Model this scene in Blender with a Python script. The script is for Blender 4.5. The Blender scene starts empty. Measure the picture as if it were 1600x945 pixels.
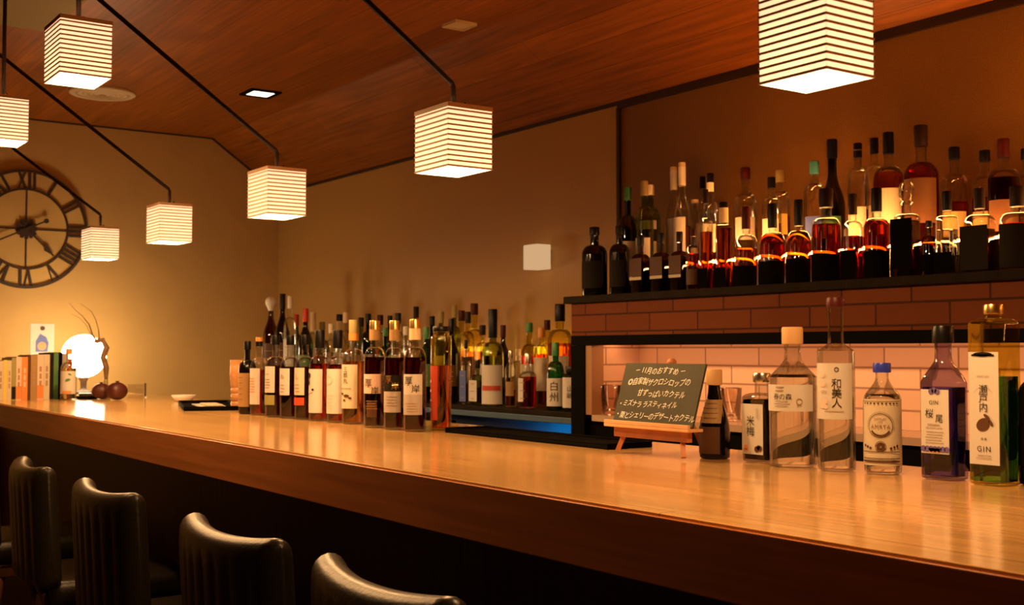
import bpy, bmesh, math, random
from mathutils import Vector, Matrix
random.seed(7)
PI = math.pi
sc = bpy.context.scene
COL = sc.collection

# ------------------------------------------------------------------ camera
CZ = 1.215                      # eye height
FPX, CX, CY = 1850.0, 800.0, 472.5
_mx = Vector((-490.0 - CX, 548.0 - CY, FPX)).normalized()      # direction of the bar (-X) seen from the camera
_p = math.atan((548.0 - CY) / FPX)
_up = Vector((0, -math.cos(_p), math.sin(_p)))
_up = (_up - _up.dot(_mx) * _mx).normalized()
_X = -_mx
_Y = _up.cross(_X)
ROT = Matrix((_X, _Y, _up))     # camera (x right, y down, z forward) -> world
camd = bpy.data.cameras.new('camera')
camd.sensor_width = 36.0
camd.lens = FPX / 1600.0 * 36.0
camd.clip_start = 0.02
camd.dof.use_dof = True
camd.dof.focus_distance = 2.25
camd.dof.aperture_fstop = 10.0
cam = bpy.data.objects.new('camera', camd)
COL.objects.link(cam)
_r = ROT @ Vector((1, 0, 0)); _u = ROT @ Vector((0, -1, 0)); _b = ROT @ Vector((0, 0, -1))
cam.matrix_world = Matrix(((_r.x, _u.x, _b.x, 0), (_r.y, _u.y, _b.y, 0), (_r.z, _u.z, _b.z, CZ), (0, 0, 0, 1)))
sc.camera = cam

# ------------------------------------------------------------------ light and exposure
sc.view_settings.view_transform = 'Standard'
sc.view_settings.look = 'None'
sc.view_settings.gamma = 1.0
sc.view_settings.use_curve_mapping = False
sc.view_settings.exposure = 0.8
w = bpy.data.worlds.new('world'); sc.world = w; w.use_nodes = True
w.node_tree.nodes['Background'].inputs[0].default_value = (1, .6, .3, 1)
w.node_tree.nodes['Background'].inputs[1].default_value = 0.0
cy = sc.cycles
cy.max_bounces = 14; cy.diffuse_bounces = 4; cy.glossy_bounces = 4
cy.transmission_bounces = 12; cy.transparent_max_bounces = 24
cy.sample_clamp_indirect = 2.5; cy.blur_glossy = 0.6
cy.use_denoising = True

WARM = (1.0, 0.53, 0.20)
LAMP_BULB = 15.0                # watts of the bulb in a pendant lantern
PAPER_GLOW = 0.62               # how strongly the lit paper itself shines
GLOBE_GLOW = 19.0

def rel(z): return CZ + z
def ray(px, py): return ROT @ Vector((px - CX, py - CY, FPX))
def at_y(px, py, y):
    d = ray(px, py); d = d * (y / d.y); return Vector((d.x, d.y, d.z + CZ))
def at_x(px, py, x):
    d = ray(px, py); d = d * (x / d.x); return Vector((d.x, d.y, d.z + CZ))
def at_z(px, py, z):
    d = ray(px, py); d = d * ((z - CZ) / d.z); return Vector((d.x, d.y, d.z + CZ))
FWD = Vector((_b.x, _b.y, 0)) * -1; FWD.normalize()
def depth(P): return -(Vector((P.x, P.y, P.z - CZ)).dot(_b))

# ------------------------------------------------------------------ room measures
COUNTER = 1.0
K = 1.15
YF, YB, XF = 2.415, 2.875, -6.555
ZC, YK, ZB = rel(1.225), 2.461, rel(0.935)
XR, YBACK = 1.9, -2.2
LEDGE = rel(0.180); STEP = rel(0.272); SHELF = rel(-0.207)

# ------------------------------------------------------------------ materials
MATS = {}
def _new(name):
    m = bpy.data.materials.new(name); m.use_nodes = True
    nt = m.node_tree; nt.nodes.clear()
    out = nt.nodes.new('ShaderNodeOutputMaterial')
    return m, nt, out
def N(nt, t, **kw):
    n = nt.nodes.new(t)
    for k, v in kw.items():
        if k in n.inputs: n.inputs[k].default_value = v
        else: setattr(n, k, v)
    return n
def c4(c): return (c[0], c[1], c[2], 1.0)
def pbr(name, col, rough=.5, metal=0.0, noise=0.0, scale=30.0, bump=0.0, spec=.5, coat=0.0):
    if name in MATS: return MATS[name]
    m, nt, out = _new(name)
    b = N(nt, 'ShaderNodeBsdfPrincipled')
    b.inputs['Base Color'].default_value = c4(col); b.inputs['Roughness'].default_value = rough
    b.inputs['Metallic'].default_value = metal; b.inputs['Specular IOR Level'].default_value = spec
    b.inputs['Coat Weight'].default_value = coat
    if noise or bump:
        tc = N(nt, 'ShaderNodeTexCoord'); nz = N(nt, 'ShaderNodeTexNoise'); nz.inputs['Scale'].default_value = scale
        nz.inputs['Detail'].default_value = 5
        nt.links.new(tc.outputs['Object'], nz.inputs['Vector'])
        if noise:
            r = N(nt, 'ShaderNodeValToRGB')
            r.color_ramp.elements[0].position = .3; r.color_ramp.elements[1].position = .7
            r.color_ramp.elements[0].color = c4([x * (1 - noise) for x in col])
            r.color_ramp.elements[1].color = c4([min(1, x * (1 + noise)) for x in col])
            nt.links.new(nz.outputs['Fac'], r.inputs['Fac']); nt.links.new(r.outputs['Color'], b.inputs['Base Color'])
        if bump:
            bp = N(nt, 'ShaderNodeBump'); bp.inputs['Strength'].default_value = bump; bp.inputs['Distance'].default_value = .01
            nt.links.new(nz.outputs['Fac'], bp.inputs['Height']); nt.links.new(bp.outputs['Normal'], b.inputs['Normal'])
    nt.links.new(b.outputs[0], out.inputs[0])
    MATS[name] = m; return m
def emit(name, col, s):
    if name in MATS: return MATS[name]
    m, nt, out = _new(name)
    e = N(nt, 'ShaderNodeEmission'); e.inputs[0].default_value = c4(col); e.inputs[1].default_value = s
    nt.links.new(e.outputs[0], out.inputs[0]); MATS[name] = m; return m
def paper_lit(name, col, glow, glowcol):
    if name in MATS: return MATS[name]
    m, nt, out = _new(name)
    t = N(nt, 'ShaderNodeBsdfTranslucent'); t.inputs[0].default_value = c4(col)
    d = N(nt, 'ShaderNodeBsdfDiffuse'); d.inputs[0].default_value = c4(col)
    mx = N(nt, 'ShaderNodeMixShader'); mx.inputs[0].default_value = .5
    e = N(nt, 'ShaderNodeEmission'); e.inputs[0].default_value = c4(glowcol); e.inputs[1].default_value = glow
    a = N(nt, 'ShaderNodeAddShader')
    nt.links.new(t.outputs[0], mx.inputs[1]); nt.links.new(d.outputs[0], mx.inputs[2])
    nt.links.new(mx.outputs[0], a.inputs[0]); nt.links.new(e.outputs[0], a.inputs[1]); nt.links.new(a.outputs[0], out.inputs[0])
    MATS[name] = m; return m
def glass(name, tint, refl=1.0, rough=.02):
    """thin bottle wall: lets light through with its tint and mirrors at grazing angles"""
    if name in MATS: return MATS[name]
    m, nt, out = _new(name)
    t = N(nt, 'ShaderNodeBsdfTransparent'); t.inputs[0].default_value = c4(tint)
    g = N(nt, 'ShaderNodeBsdfAnisotropic') if False else N(nt, 'ShaderNodeBsdfGlossy')
    g.inputs['Roughness'].default_value = rough; g.inputs['Color'].default_value = (1, 1, 1, 1)
    f = N(nt, 'ShaderNodeFresnel'); f.inputs[0].default_value = 1.5
    mu = N(nt, 'ShaderNodeMath', operation='MULTIPLY_ADD'); mu.inputs[1].default_value = refl * .60; mu.inputs[2].default_value = .05
    mx = N(nt, 'ShaderNodeMixShader')
    nt.links.new(f.outputs[0], mu.inputs[0]); nt.links.new(mu.outputs[0], mx.inputs[0])
    nt.links.new(t.outputs[0], mx.inputs[1]); nt.links.new(g.outputs[0], mx.inputs[2]); nt.links.new(mx.outputs[0], out.inputs[0])
    MATS[name] = m; return m
def liquid(name, col, ior=1.34):
    if name in MATS: return MATS[name]
    m, nt, out = _new(name)
    g = N(nt, 'ShaderNodeBsdfGlass'); g.inputs['Color'].default_value = c4(col); g.inputs['Roughness'].default_value = 0.0
    g.inputs['IOR'].default_value = ior
    nt.links.new(g.outputs[0], out.inputs[0]); MATS[name] = m; return m
def planks(name, c1, c2, axis, width, rough, grain=1.0, coat=0.0, length=1.8):
    """boards running along an axis: brick pattern for the boards, stretched noise for the grain"""
    if name in MATS: return MATS[name]
    m, nt, out = _new(name)
    b = N(nt, 'ShaderNodeBsdfPrincipled'); b.inputs['Roughness'].default_value = rough; b.inputs['Coat Weight'].default_value = coat
    b.inputs['Coat Roughness'].default_value = .12; b.inputs['Specular IOR Level'].default_value = .5 if coat else .3
    tc = N(nt, 'ShaderNodeTexCoord'); mp = N(nt, 'ShaderNodeMapping')
    if axis == 'Z': mp.inputs['Rotation'].default_value = (0, PI / 2, 0)
    nt.links.new(tc.outputs['Object'], mp.inputs[0])
    br = N(nt, 'ShaderNodeTexBrick'); br.inputs['Scale'].default_value = 1.0
    br.inputs['Brick Width'].default_value = length; br.inputs['Row Height'].default_value = width
    br.inputs['Mortar Size'].default_value = .0012; br.inputs['Mortar Smooth'].default_value = .3
    br.inputs['Color1'].default_value = c4(c1); br.inputs['Color2'].default_value = c4(c2)
    br.inputs['Mortar'].default_value = c4([x * .35 for x in c1]); br.offset = .37
    nt.links.new(mp.outputs[0], br.inputs['Vector'])
    sp = N(nt, 'ShaderNodeMapping'); sp.inputs['Scale'].default_value = (1.1, 22, 22)
    nt.links.new(mp.outputs[0], sp.inputs[0])
    nz = N(nt, 'ShaderNodeTexNoise'); nz.inputs['Scale'].default_value = 2.2; nz.inputs['Detail'].default_value = 6; nz.inputs['Distortion'].default_value = .4
    nt.links.new(sp.outputs[0], nz.inputs['Vector'])
    r = N(nt, 'ShaderNodeValToRGB'); lo = 1 - .42 * grain; hi = 1 + .2 * grain
    r.color_ramp.elements[0].position = .3; r.color_ramp.elements[1].position = .72
    r.color_ramp.elements[0].color = (lo, lo, lo, 1); r.color_ramp.elements[1].color = (hi, hi, hi, 1)
    nt.links.new(nz.outputs['Fac'], r.inputs['Fac'])
    mu = N(nt, 'ShaderNodeMix', data_type='RGBA', blend_type='MULTIPLY'); mu.inputs[0].default_value = 1.0
    nt.links.new(br.outputs['Color'], mu.inputs[6]); nt.links.new(r.outputs['Color'], mu.inputs[7])
    nt.links.new(mu.outputs[2], b.inputs['Base Color'])
    bp = N(nt, 'ShaderNodeBump'); bp.inputs['Strength'].default_value = .12; bp.inputs['Distance'].default_value = .004
    nt.links.new(nz.outputs['Fac'], bp.inputs['Height']); nt.links.new(bp.outputs['Normal'], b.inputs['Normal'])
    nt.links.new(b.outputs[0], out.inputs[0]); MATS[name] = m; return m
def bricks(name, c1, c2, mortar, bw, bh, axis='XZ', rough=.55, spec=.5):
    if name in MATS: return MATS[name]
    m, nt, out = _new(name)
    b = N(nt, 'ShaderNodeBsdfPrincipled'); b.inputs['Roughness'].default_value = rough; b.inputs['Specular IOR Level'].default_value = spec
    tc = N(nt, 'ShaderNodeTexCoord'); sx = N(nt, 'ShaderNodeSeparateXYZ'); cb = N(nt, 'ShaderNodeCombineXYZ')
    nt.links.new(tc.outputs['Object'], sx.inputs[0])
    nt.links.new(sx.outputs['X' if axis == 'XZ' else 'Y'], cb.inputs[0]); nt.links.new(sx.outputs['Z'], cb.inputs[1])
    br = N(nt, 'ShaderNodeTexBrick'); br.inputs['Scale'].default_value = 1.0
    br.inputs['Brick Width'].default_value = bw; br.inputs['Row Height'].default_value = bh
    br.inputs['Mortar Size'].default_value = .003; br.inputs['Mortar Smooth'].default_value = .2
    br.inputs['Color1'].default_value = c4(c1); br.inputs['Color2'].default_value = c4(c2); br.inputs['Mortar'].default_value = c4(mortar)
    nt.links.new(cb.outputs[0], br.inputs['Vector'])
    nt.links.new(br.outputs['Color'], b.inputs['Base Color'])
    inv = N(nt, 'ShaderNodeMath', operation='SUBTRACT'); inv.inputs[0].default_value = 1.0
    nt.links.new(br.outputs['Fac'], inv.inputs[1])
    bp = N(nt, 'ShaderNodeBump'); bp.inputs['Strength'].default_value = .6; bp.inputs['Distance'].default_value = .004
    nt.links.new(inv.outputs[0], bp.inputs['Height']); nt.links.new(bp.outputs['Normal'], b.inputs['Normal'])
    nt.links.new(b.outputs[0], out.inputs[0]); MATS[name] = m; return m

M_CEIL = planks('ceiling_wood', (.255, .072, .005), (.33, .10, .0075), 'X', .11, .42, 1.0)
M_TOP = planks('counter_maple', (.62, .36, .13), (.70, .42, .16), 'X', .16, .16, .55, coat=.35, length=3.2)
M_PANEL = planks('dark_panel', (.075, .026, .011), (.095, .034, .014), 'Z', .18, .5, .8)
M_WALLB = pbr('textured_wallpaper', (.47, .27, .075), .42, noise=.16, scale=240, bump=.3, spec=.5)
M_WALLF = pbr('beige_plaster', (.56, .35, .115), .75, noise=.04, scale=6, bump=.05)
M_DARKWALL = pbr('dark_room_wall', (.10, .065, .04), .8, noise=.1, scale=5)
M_FLOOR = planks('floor_boards', (.06, .03, .016), (.08, .04, .02), 'X', .12, .45, .8)
M_DTRIM = pbr('dark_trim_and_shadow', (.030, .012, .006), .5)
M_BRICKF = bricks('brick_shaded', (.125, .030, .005), (.15, .037, .007), (.045, .011, .002), .21, .0555, 'XZ', .7, .15)  # same brick as the niche, shade on the ledge front painted into its colour
M_BRICKN = bricks('niche_brick', (.66, .42, .29), (.72, .48, .34), (.34, .19, .12), .225, .0557, 'XZ')
M_BRICKNY = bricks('niche_brick_side', (.66, .42, .29), (.72, .48, .34), (.34, .19, .12), .225, .0557, 'YZ')
M_BLACK = pbr('black_matte', (.003, .0025, .002), .7, spec=.03)
M_LEDGE = pbr('dark_stained_wood', (.012, .007, .003), .6, spec=.06, noise=.3, scale=18)
M_SHELFM = pbr('grey_steel', (.04, .08, .13), .5)
M_LEATHER = pbr('olive_leather', (.012, .0085, .003), .36, noise=.18, scale=140, bump=.1, spec=.36)
M_LEG = pbr('brown_leg_wood', (.13, .050, .022), .45, noise=.2, scale=25)
M_STEEL = pbr('steel', (.55, .52, .48), .25, metal=1.0)
M_IRON = pbr('clock_iron', (.045, .022, .012), .6, noise=.3, scale=40)
M_FACE = pbr('clock_face', (.60, .38, .12), .7, noise=.1, scale=4)
M_PAPER = paper_lit('lantern_paper', (.33, .27, .215), PAPER_GLOW, (1.0, .60, .34))
M_RIB = pbr('lantern_rib_wood', (.75, .46, .25), .6)
M_BULB = emit('bulb', (1.0, .66, .34), 60.0)
M_LCAP = pbr('lantern_top', (.55, .32, .16), .6)
M_ROD = pbr('rod_dark', (.020, .009, .005), .55, spec=.2)
M_CREAM = pbr('cream_plastic', (.62, .50, .32), .6)
M_GLASS = glass('clear_glass', (.93, .94, .90))
M_GLASSG = glass('olive_glass', (.45, .52, .22))
M_GLASSGR = glass('green_glass', (.10, .38, .14))
M_GLASSDG = glass('dark_green_glass', (.10, .16, .06))
M_GLASSB = glass('brown_glass', (.26, .11, .035))
M_GLASSY = glass('yellow_glass', (.86, .80, .28))
M_GLASSP = glass('violet_glass', (.66, .58, .74))
M_DARKG = pbr('black_bottle_glass', (.004, .003, .002), .08, spec=.5)
L = dict(
    amber=liquid('amber_whisky', (.93, .42, .07)), red=liquid('red_amber_whisky', (.84, .20, .025)),
    dark=liquid('dark_whisky', (.30, .055, .010)), gold=liquid('gold_whisky', (.90, .52, .10)),
    pale=liquid('pale_spirit', (.96, .90, .62)), clear=liquid('clear_spirit', (.97, .97, .94), 1.22),
    green=liquid('green_gin', (.46, .87, .66)), violet=liquid('violet_gin', (.54, .48, .92)), black=liquid('plum_liqueur', (.10, .018, .008)))
def colm(name, c, rough=.5, metal=0.0): return pbr(name, c, rough, metal, spec=.25 if max(c) < .1 else .5)
CAP = dict(black=colm('cap_black', (.004, .0035, .0035), .35, ), brown=colm('cap_brown', (.016, .005, .003), .5), darkred=colm('cap_dark_red', (.055, .004, .003), .45),
           red=colm('cap_red', (.60, .03, .015), .4), white=colm('cap_white', (.80, .74, .62), .5), gold=colm('cap_gold', (.80, .52, .17), .28, 1.0),
           silver=colm('cap_silver', (.75, .70, .62), .25, 1.0), wood=colm('cap_cork_wood', (.60, .36, .15), .6), blue=colm('cap_blue', (.025, .04, .45), .35),
           green=colm('cap_green', (.04, .22, .06), .4), cream=colm('cap_cream', (.72, .56, .32), .5), teal=colm('cap_teal', (.06, .30, .30), .4),
           amber=colm('cap_amber', (.62, .25, .05), .4), olive=colm('cap_olive', (.28, .22, .07), .5), navy=colm('cap_navy', (.006, .008, .018), .35))
LAB = dict(white=colm('label_white', (.58, .54, .48), .6), cream=colm('label_cream', (.58, .50, .36), .6), pink=colm('label_pink', (.74, .52, .42), .6),
           tan=colm('label_tan', (.34, .20, .07), .6), dark=pbr('label_dark', (.018, .014, .010), .6, spec=.05), black=pbr('label_black_and_shaded', (.005, .004, .003), .7, spec=.0),
           red=colm('label_red', (.50, .06, .02), .5), blue=colm('label_blue', (.05, .08, .30), .5), yellow=colm('label_yellow', (.80, .55, .12), .5),
           green=colm('label_green', (.08, .20, .07), .5), olive=colm('label_olive', (.30, .27, .08), .5), brown=colm('label_brown', (.09, .038, .014), .5),
           violet=colm('label_violet', (.13, .09, .25), .5), orange=colm('label_orange', (.70, .24, .05), .5), grey=colm('label_grey', (.42, .36, .32), .6))
INK = colm('ink_black', (.02, .015, .012), .6)
INKB = colm('ink_brown', (.22, .11, .05), .6)
CHALK = colm('chalk', (.78, .76, .68), .9)

# ------------------------------------------------------------------ mesh helpers
def link(name, bm, m, parent=None, smooth=False, mats=None):
    me = bpy.data.meshes.new(name)
    bmesh.ops.recalc_face_normals(bm, faces=bm.faces[:])
    bm.to_mesh(me); bm.free()
    for x in (mats or [m]): me.materials.append(x)
    if smooth:
        for p in me.polygons: p.use_smooth = True
    o = bpy.data.objects.new(name, me); COL.objects.link(o)
    if parent: o.parent = parent
    return o
def shade_auto(o, ang=35):
    me = o.data
    for p in me.polygons: p.use_smooth = True
    try: me.set_sharp_from_angle(angle=math.radians(ang))
    except Exception: pass
    return o
def thing(name, label, cat, loc=(0, 0, 0), rz=0, group=None):
    o = bpy.data.objects.new(name, None); COL.objects.link(o)
    o.empty_display_size = .02
    o.location = loc; o.rotation_euler = (0, 0, rz)
    o['label'] = label; o['category'] = cat
    if group: o['group'] = group
    return o
def tag(o, label, cat, group=None, kind=None):
    if label: o['label'] = label
    if cat: o['category'] = cat
    if group: o['group'] = group
    if kind: o['kind'] = kind
    return o
def struct(name, bm, m, label=None, cat=None, smooth=False):
    o = link(name, bm, m, None, smooth); o['kind'] = 'structure'
    if label: o['label'] = label
    if cat: o['category'] = cat
    return o
def box(bm, x0, x1, y0, y1, z0, z1, bev=0.0, mi=0):
    vs = [bm.verts.new(p) for p in ((x0, y0, z0), (x1, y0, z0), (x1, y1, z0), (x0, y1, z0), (x0, y0, z1), (x1, y0, z1), (x1, y1, z1), (x0, y1, z1))]
    fs = [bm.faces.new([vs[i] for i in f]) for f in ((0, 3, 2, 1), (4, 5, 6, 7), (0, 1, 5, 4), (1, 2, 6, 5), (2, 3, 7, 6), (3, 0, 4, 7))]
    for f in fs: f.material_index = mi
    if bev > 0:
        es = list({e for f in fs for e in f.edges})
        bmesh.ops.bevel(bm, geom=es, offset=bev, segments=2, affect='EDGES', profile=.6)
    return fs
def B(*a, bev=0.0):
    bm = bmesh.new(); box(bm, *a, bev=bev); return bm
def tube(bm, pts, r, seg=10, cap=True):
    """tube along points; r a number or list"""
    rings = []; n = len(pts); pts = [Vector(p) for p in pts]
    for i, p in enumerate(pts):
        t = (pts[min(i + 1, n - 1)] - pts[max(i - 1, 0)]).normalized()
        a = Vector((0, 0, 1)) if abs(t.z) < .9 else Vector((1, 0, 0))
        u = t.cross(a).normalized(); v = t.cross(u).normalized()
        rr = r[i] if isinstance(r, (list, tuple)) else r
        rings.append([bm.verts.new(p + (u * math.cos(k * 2 * PI / seg) + v * math.sin(k * 2 * PI / seg)) * rr) for k in range(seg)])
    for a, b in zip(rings, rings[1:]):
        for k in range(seg): bm.faces.new((a[k], a[(k + 1) % seg], b[(k + 1) % seg], b[k]))
    if cap: bm.faces.new(rings[0]); bm.faces.new(rings[-1])
def sec(r, n, ratio, t):
    c, s = math.cos(t), math.sin(t)
    k = (abs(c) ** n + abs(s) ** n) ** (-1.0 / n)
    return r * k * c, r * ratio * k * s
def lathe(bm, prof, seg=28, ratio=1.0, n=2.0, ctr=(0, 0), close_top=True, close_bot=True):
    """prof: (radius, z) or (radius, z, exponent, ratio); superellipse rings, so square bottles blend into round necks"""
    rings = []
    for p in prof:
        r, z = p[0], p[1]; nn = p[2] if len(p) > 2 else n; ra = p[3] if len(p) > 3 else ratio
        ring = []
        for k in range(seg):
            x, y = sec(max(r, 1e-5), nn, ra, 2 * PI * (k + .5) / seg)
            ring.append(bm.verts.new((ctr[0] + x, ctr[1] + y, z)))
        rings.append(ring)
    for a, b in zip(rings, rings[1:]):
        for k in range(seg): bm.faces.new((a[k], a[(k + 1) % seg], b[(k + 1) % seg], b[k]))
    if close_bot: bm.faces.new(rings[0][::-1])
    if close_top: bm.faces.new(rings[-1])
    return rings
_TXT = {}
def text2d(s, size, space=1.0, shear=0.0, line=1.0):
    key = (s, size, space, shear, line)
    if key not in _TXT:
        c = bpy.data.curves.new('lettering', 'FONT'); c.body = s; c.size = size; c.align_x = 'CENTER'; c.align_y = 'CENTER'
        c.space_character = space; c.shear = shear; c.space_line = line; c.resolution_u = 3
        o = bpy.data.objects.new('lettering', c); COL.objects.link(o)
        bpy.context.view_layer.update()
        me = bpy.data.meshes.new_from_object(o.evaluated_get(bpy.context.evaluated_depsgraph_get()))
        _TXT[key] = ([v.co.copy() for v in me.vertices], [tuple(p.vertices) for p in me.polygons])
        bpy.data.objects.remove(o); bpy.data.curves.remove(c); bpy.data.meshes.remove(me)
    return _TXT[key]
def add_flat(bm, verts, faces, fn):
    vs = [bm.verts.new(fn(v[0], v[1])) for v in verts]
    for f in faces:
        try: bm.faces.new([vs[i] for i in f])
        except ValueError: pass
def disc2d(cx, cy_, r, n=14, sy=1.0, rot=0.0):
    c, s = math.cos(rot), math.sin(rot)
    v = []
    for k in range(n):
        x, y = r * math.cos(2 * PI * k / n), r * sy * math.sin(2 * PI * k / n)
        v.append((cx + x * c - y * s, cy_ + x * s + y * c))
    return v, [tuple(range(n))]
def ring2d(cx, cy_, r0, r1, n=28, a0=0, a1=2 * PI):
    v = []; f = []
    for k in range(n + 1):
        a = a0 + (a1 - a0) * k / n
        v += [(cx + r0 * math.cos(a), cy_ + r0 * math.sin(a)), (cx + r1 * math.cos(a), cy_ + r1 * math.sin(a))]
    for k in range(n): f.append((2 * k, 2 * k + 1, 2 * k + 3, 2 * k + 2))
    return v, f
def rect2d(x0, x1, y0, y1, n=1):
    v = []; f = []
    for k in range(n + 1):
        x = x0 + (x1 - x0) * k / n; v += [(x, y0), (x, y1)]
    for k in range(n): f.append((2 * k, 2 * k + 2, 2 * k + 3, 2 * k + 1))
    return v, f

# ------------------------------------------------------------------ the room
bm = bmesh.new(); box(bm, XF - .1, XR + .1, YBACK - .1, YB + .1, -.06, 0); struct('floor', bm, M_FLOOR)
bm = bmesh.new(); box(bm, XF - .1, XR + .1, YBACK - .1, YK, ZC, ZC + .08); struct('ceiling', bm, M_CEIL, 'flat part of the brown wooden plank ceiling over the customer side', 'ceiling')
bm = bmesh.new()   # the slope from the fold down to the back wall
o_sl = Vector((0, YK, ZC)); dy, dz = YB + .12 - YK, (ZB - ZC) / (YB - YK) * (YB + .12 - YK)
ln = math.hypot(dy, dz)
box(bm, XF - .1, XR + .1, 0, ln, 0, .06)
o = struct('ceiling_slope', bm, M_CEIL, 'sloped part of the brown wooden plank ceiling above the back bar', 'ceiling')
o.location = o_sl; o.rotation_euler = (math.atan2(dz, dy), 0, 0)
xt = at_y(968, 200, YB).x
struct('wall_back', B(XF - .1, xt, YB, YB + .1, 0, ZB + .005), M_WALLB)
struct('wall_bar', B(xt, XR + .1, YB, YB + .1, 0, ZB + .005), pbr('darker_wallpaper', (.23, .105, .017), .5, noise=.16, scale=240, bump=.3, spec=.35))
bm = bmesh.new()
prof = [(YBACK - .1, 0), (YB + .1, 0), (YB + .1, ZB), (YK, ZC + .002), (YBACK - .1, ZC + .002)]
a = [bm.verts.new((XF, y, z)) for y, z in prof]; b = [bm.verts.new((XF - .1, y, z)) for y, z in prof]
bm.faces.new(a); bm.faces.new(b[::-1])
for k in range(5): bm.faces.new((a[k], b[k], b[(k + 1) % 5], a[(k + 1) % 5]))
struct('wall_left', bm, M_WALLF)
struct('wall_right', B(XR, XR + .1, YBACK - .1, YB + .1, 0, ZC), M_DARKWALL)
struct('wall_front', B(XF - .1, XR + .1, YBACK - .1, YBACK, 0, ZC), M_DARKWALL)
# trims: dark strip where ceiling meets walls (right part: painted cove shadow), and the upright joint of the back wall
xt = at_y(968, 200, YB).x
struct('trim_1', B(XF, xt, YB - .012, YB, ZB - .007, ZB + .006), M_DTRIM)
struct('cove_shadow_strip', B(xt, XR, YB - .012, YB, ZB - .022, ZB + .006), M_DTRIM)
struct('trim_3', B(xt - .006, xt + .010, YB - .012, YB, rel(.19), ZB - .017), M_DTRIM)
bm = bmesh.new(); box(bm, XF, XF + .012, YBACK, YK - .005, ZC - .007, ZC - .0005); struct('trim_4', bm, M_DTRIM)
bm = bmesh.new(); box(bm, XF, XF + .012, 0, ln - .14, -.008, -.001)
o = struct('trim_5', bm, M_DTRIM); o.location = o_sl; o.rotation_euler = (math.atan2(dz, dy), 0, 0)

# ------------------------------------------------------------------ the bar counter
CXL, CXR, CYF, CYR = -6.25, 1.3, 1.062, 1.885
ct = thing('bar_counter', 'long pale maple bar counter with thick front edge running through the room', 'counter', (0, 0, 0))
bm = bmesh.new(); box(bm, CXL, CXR, CYF + .0004, CYR, COUNTER - .092, COUNTER, bev=.003)
link('worktop', bm, M_TOP, ct)
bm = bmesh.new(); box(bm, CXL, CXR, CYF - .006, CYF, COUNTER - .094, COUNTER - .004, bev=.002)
link('front_edge', bm, planks('edge_wood_shaded', (.42, .13, .03), (.48, .155, .036), 'X', .2, .4, .6, length=30.0), ct)  # same wood as the worktop, its unlit reddish look put into the colour
link('front_panel', B(XF + .003, CXR - .02, 1.34, 1.40, 0.0, COUNTER - .092), M_PANEL, ct)
link('back_panel', B(CXL + .05, CXR - .02, CYR - .12, CYR - .08, 0.0, COUNTER - .092), M_PANEL, ct)

# ------------------------------------------------------------------ back bar: low cabinet with shelf, brick ledge with niche
XB = at_y(893, 500, YF).x      # left end of the brick ledge
XJ = at_y(925, 560, YF).x      # niche jamb
XC = -5.86
cab = thing('back_bar_cabinet', 'low dark back bar cabinet with grey steel shelf edge behind the counter', 'cabinet', (0, 0, 0))
bm = bmesh.new(); box(bm, XC, XB - .002, YF + .006, YB, SHELF - .016, SHELF, bev=.002); link('shelf_board', bm, M_LEDGE, cab)
bm = bmesh.new(); box(bm, XC, XB - .002, YF, YF + .02, SHELF - .037, SHELF - .0165, bev=.002); link('shelf_edge', bm, M_SHELFM, cab)
link('side_panel', B(XB - .03, XB - .004, YF + .03, YB, .1, SHELF - .06), M_BLACK, cab)
link('back_panel', B(XC, XB - .03, YF + .22, YF + .24, .1, SHELF - .06), pbr('cabinet_back', (.28, .33, .38), .5), cab)
link('plinth', B(XC, XB - .004, YF + .04, YB, 0, .1), M_BLACK, cab)
link('door', B(XC, XB - .80, YF + .03, YF + .05, .1, SHELF - .062), M_BLACK, cab)
link('end_panel', B(XC, XC + .02, YF + .0501, YF + .2195, .1, SHELF - .0165), M_BLACK, cab)
bl = thing('cooler_light', 'blue light bar under the steel shelf edge left of the brick niche', 'light', (XB - .06, YF + .041, SHELF - .030))
bm = bmesh.new(); box(bm, -.34, 0, -.012, .012, 0, .008, bev=.002); link('diffuser', bm, emit('blue_led', (.0, .32, .85), 24.0), bl)
bm = bmesh.new(); box(bm, -.345, .005, -.016, .016, .0082, .0098); link('housing', bm, M_BLACK, bl)

led = thing('brick_ledge', 'raised bottle ledge faced with brick tile over a lit niche', 'shelf unit', (0, 0, 0))
XE = 1.25
bm = bmesh.new(); box(bm, XB - .022, XE, YF - .018, YB, LEDGE - .024, LEDGE, bev=.003); link('ledge_top', bm, M_LEDGE, led)
link('brick_front', B(XB, XE, YF, YF + .05, rel(.050), LEDGE - .0242), M_BRICKF, led).location = (0, 0, 0)
link('brick_side', B(XB, XB + .05, YF + .0502, YB, rel(.050), LEDGE - .0242), M_BRICKNY, led)
bm = bmesh.new(); box(bm, XB + .004, XE, YF - .006, YF + .03, rel(.018), rel(.0498), bev=.001); link('lintel', bm, M_BLACK, led)
bm = bmesh.new(); box(bm, XB + .004, XB + .075, YF - .006, YF + .05, .0, rel(.0178), bev=.001); link('post', bm, M_BLACK, led)
XW = XB + .076
link('jamb', B(XW - .001, XW + .030, YF + .0, YF + .05, SHELF - .02, rel(.0178)), pbr('jamb_wood', (.34, .17, .07), .5), led)
YN = YF + .205
link('niche_back', B(XW, XE, YN, YN + .04, SHELF, rel(.05)), M_BRICKN, led)
link('niche_side', B(XW - .0, XW + .03, YF + .0502, YN - .0005, SHELF, rel(.0498)), M_BRICKNY, led)
link('niche_floor', B(XW - .02, XE, YF + .0, YN, SHELF - .02, SHELF - .0005), pbr('niche_floor', (.50, .33, .22), .35), led)
link('niche_ceiling', B(XW + .031, XE, YF + .0505, YN - .0005, rel(.040), rel(.0495)), pbr('niche_top', (.6, .42, .3), .6), led)
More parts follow.
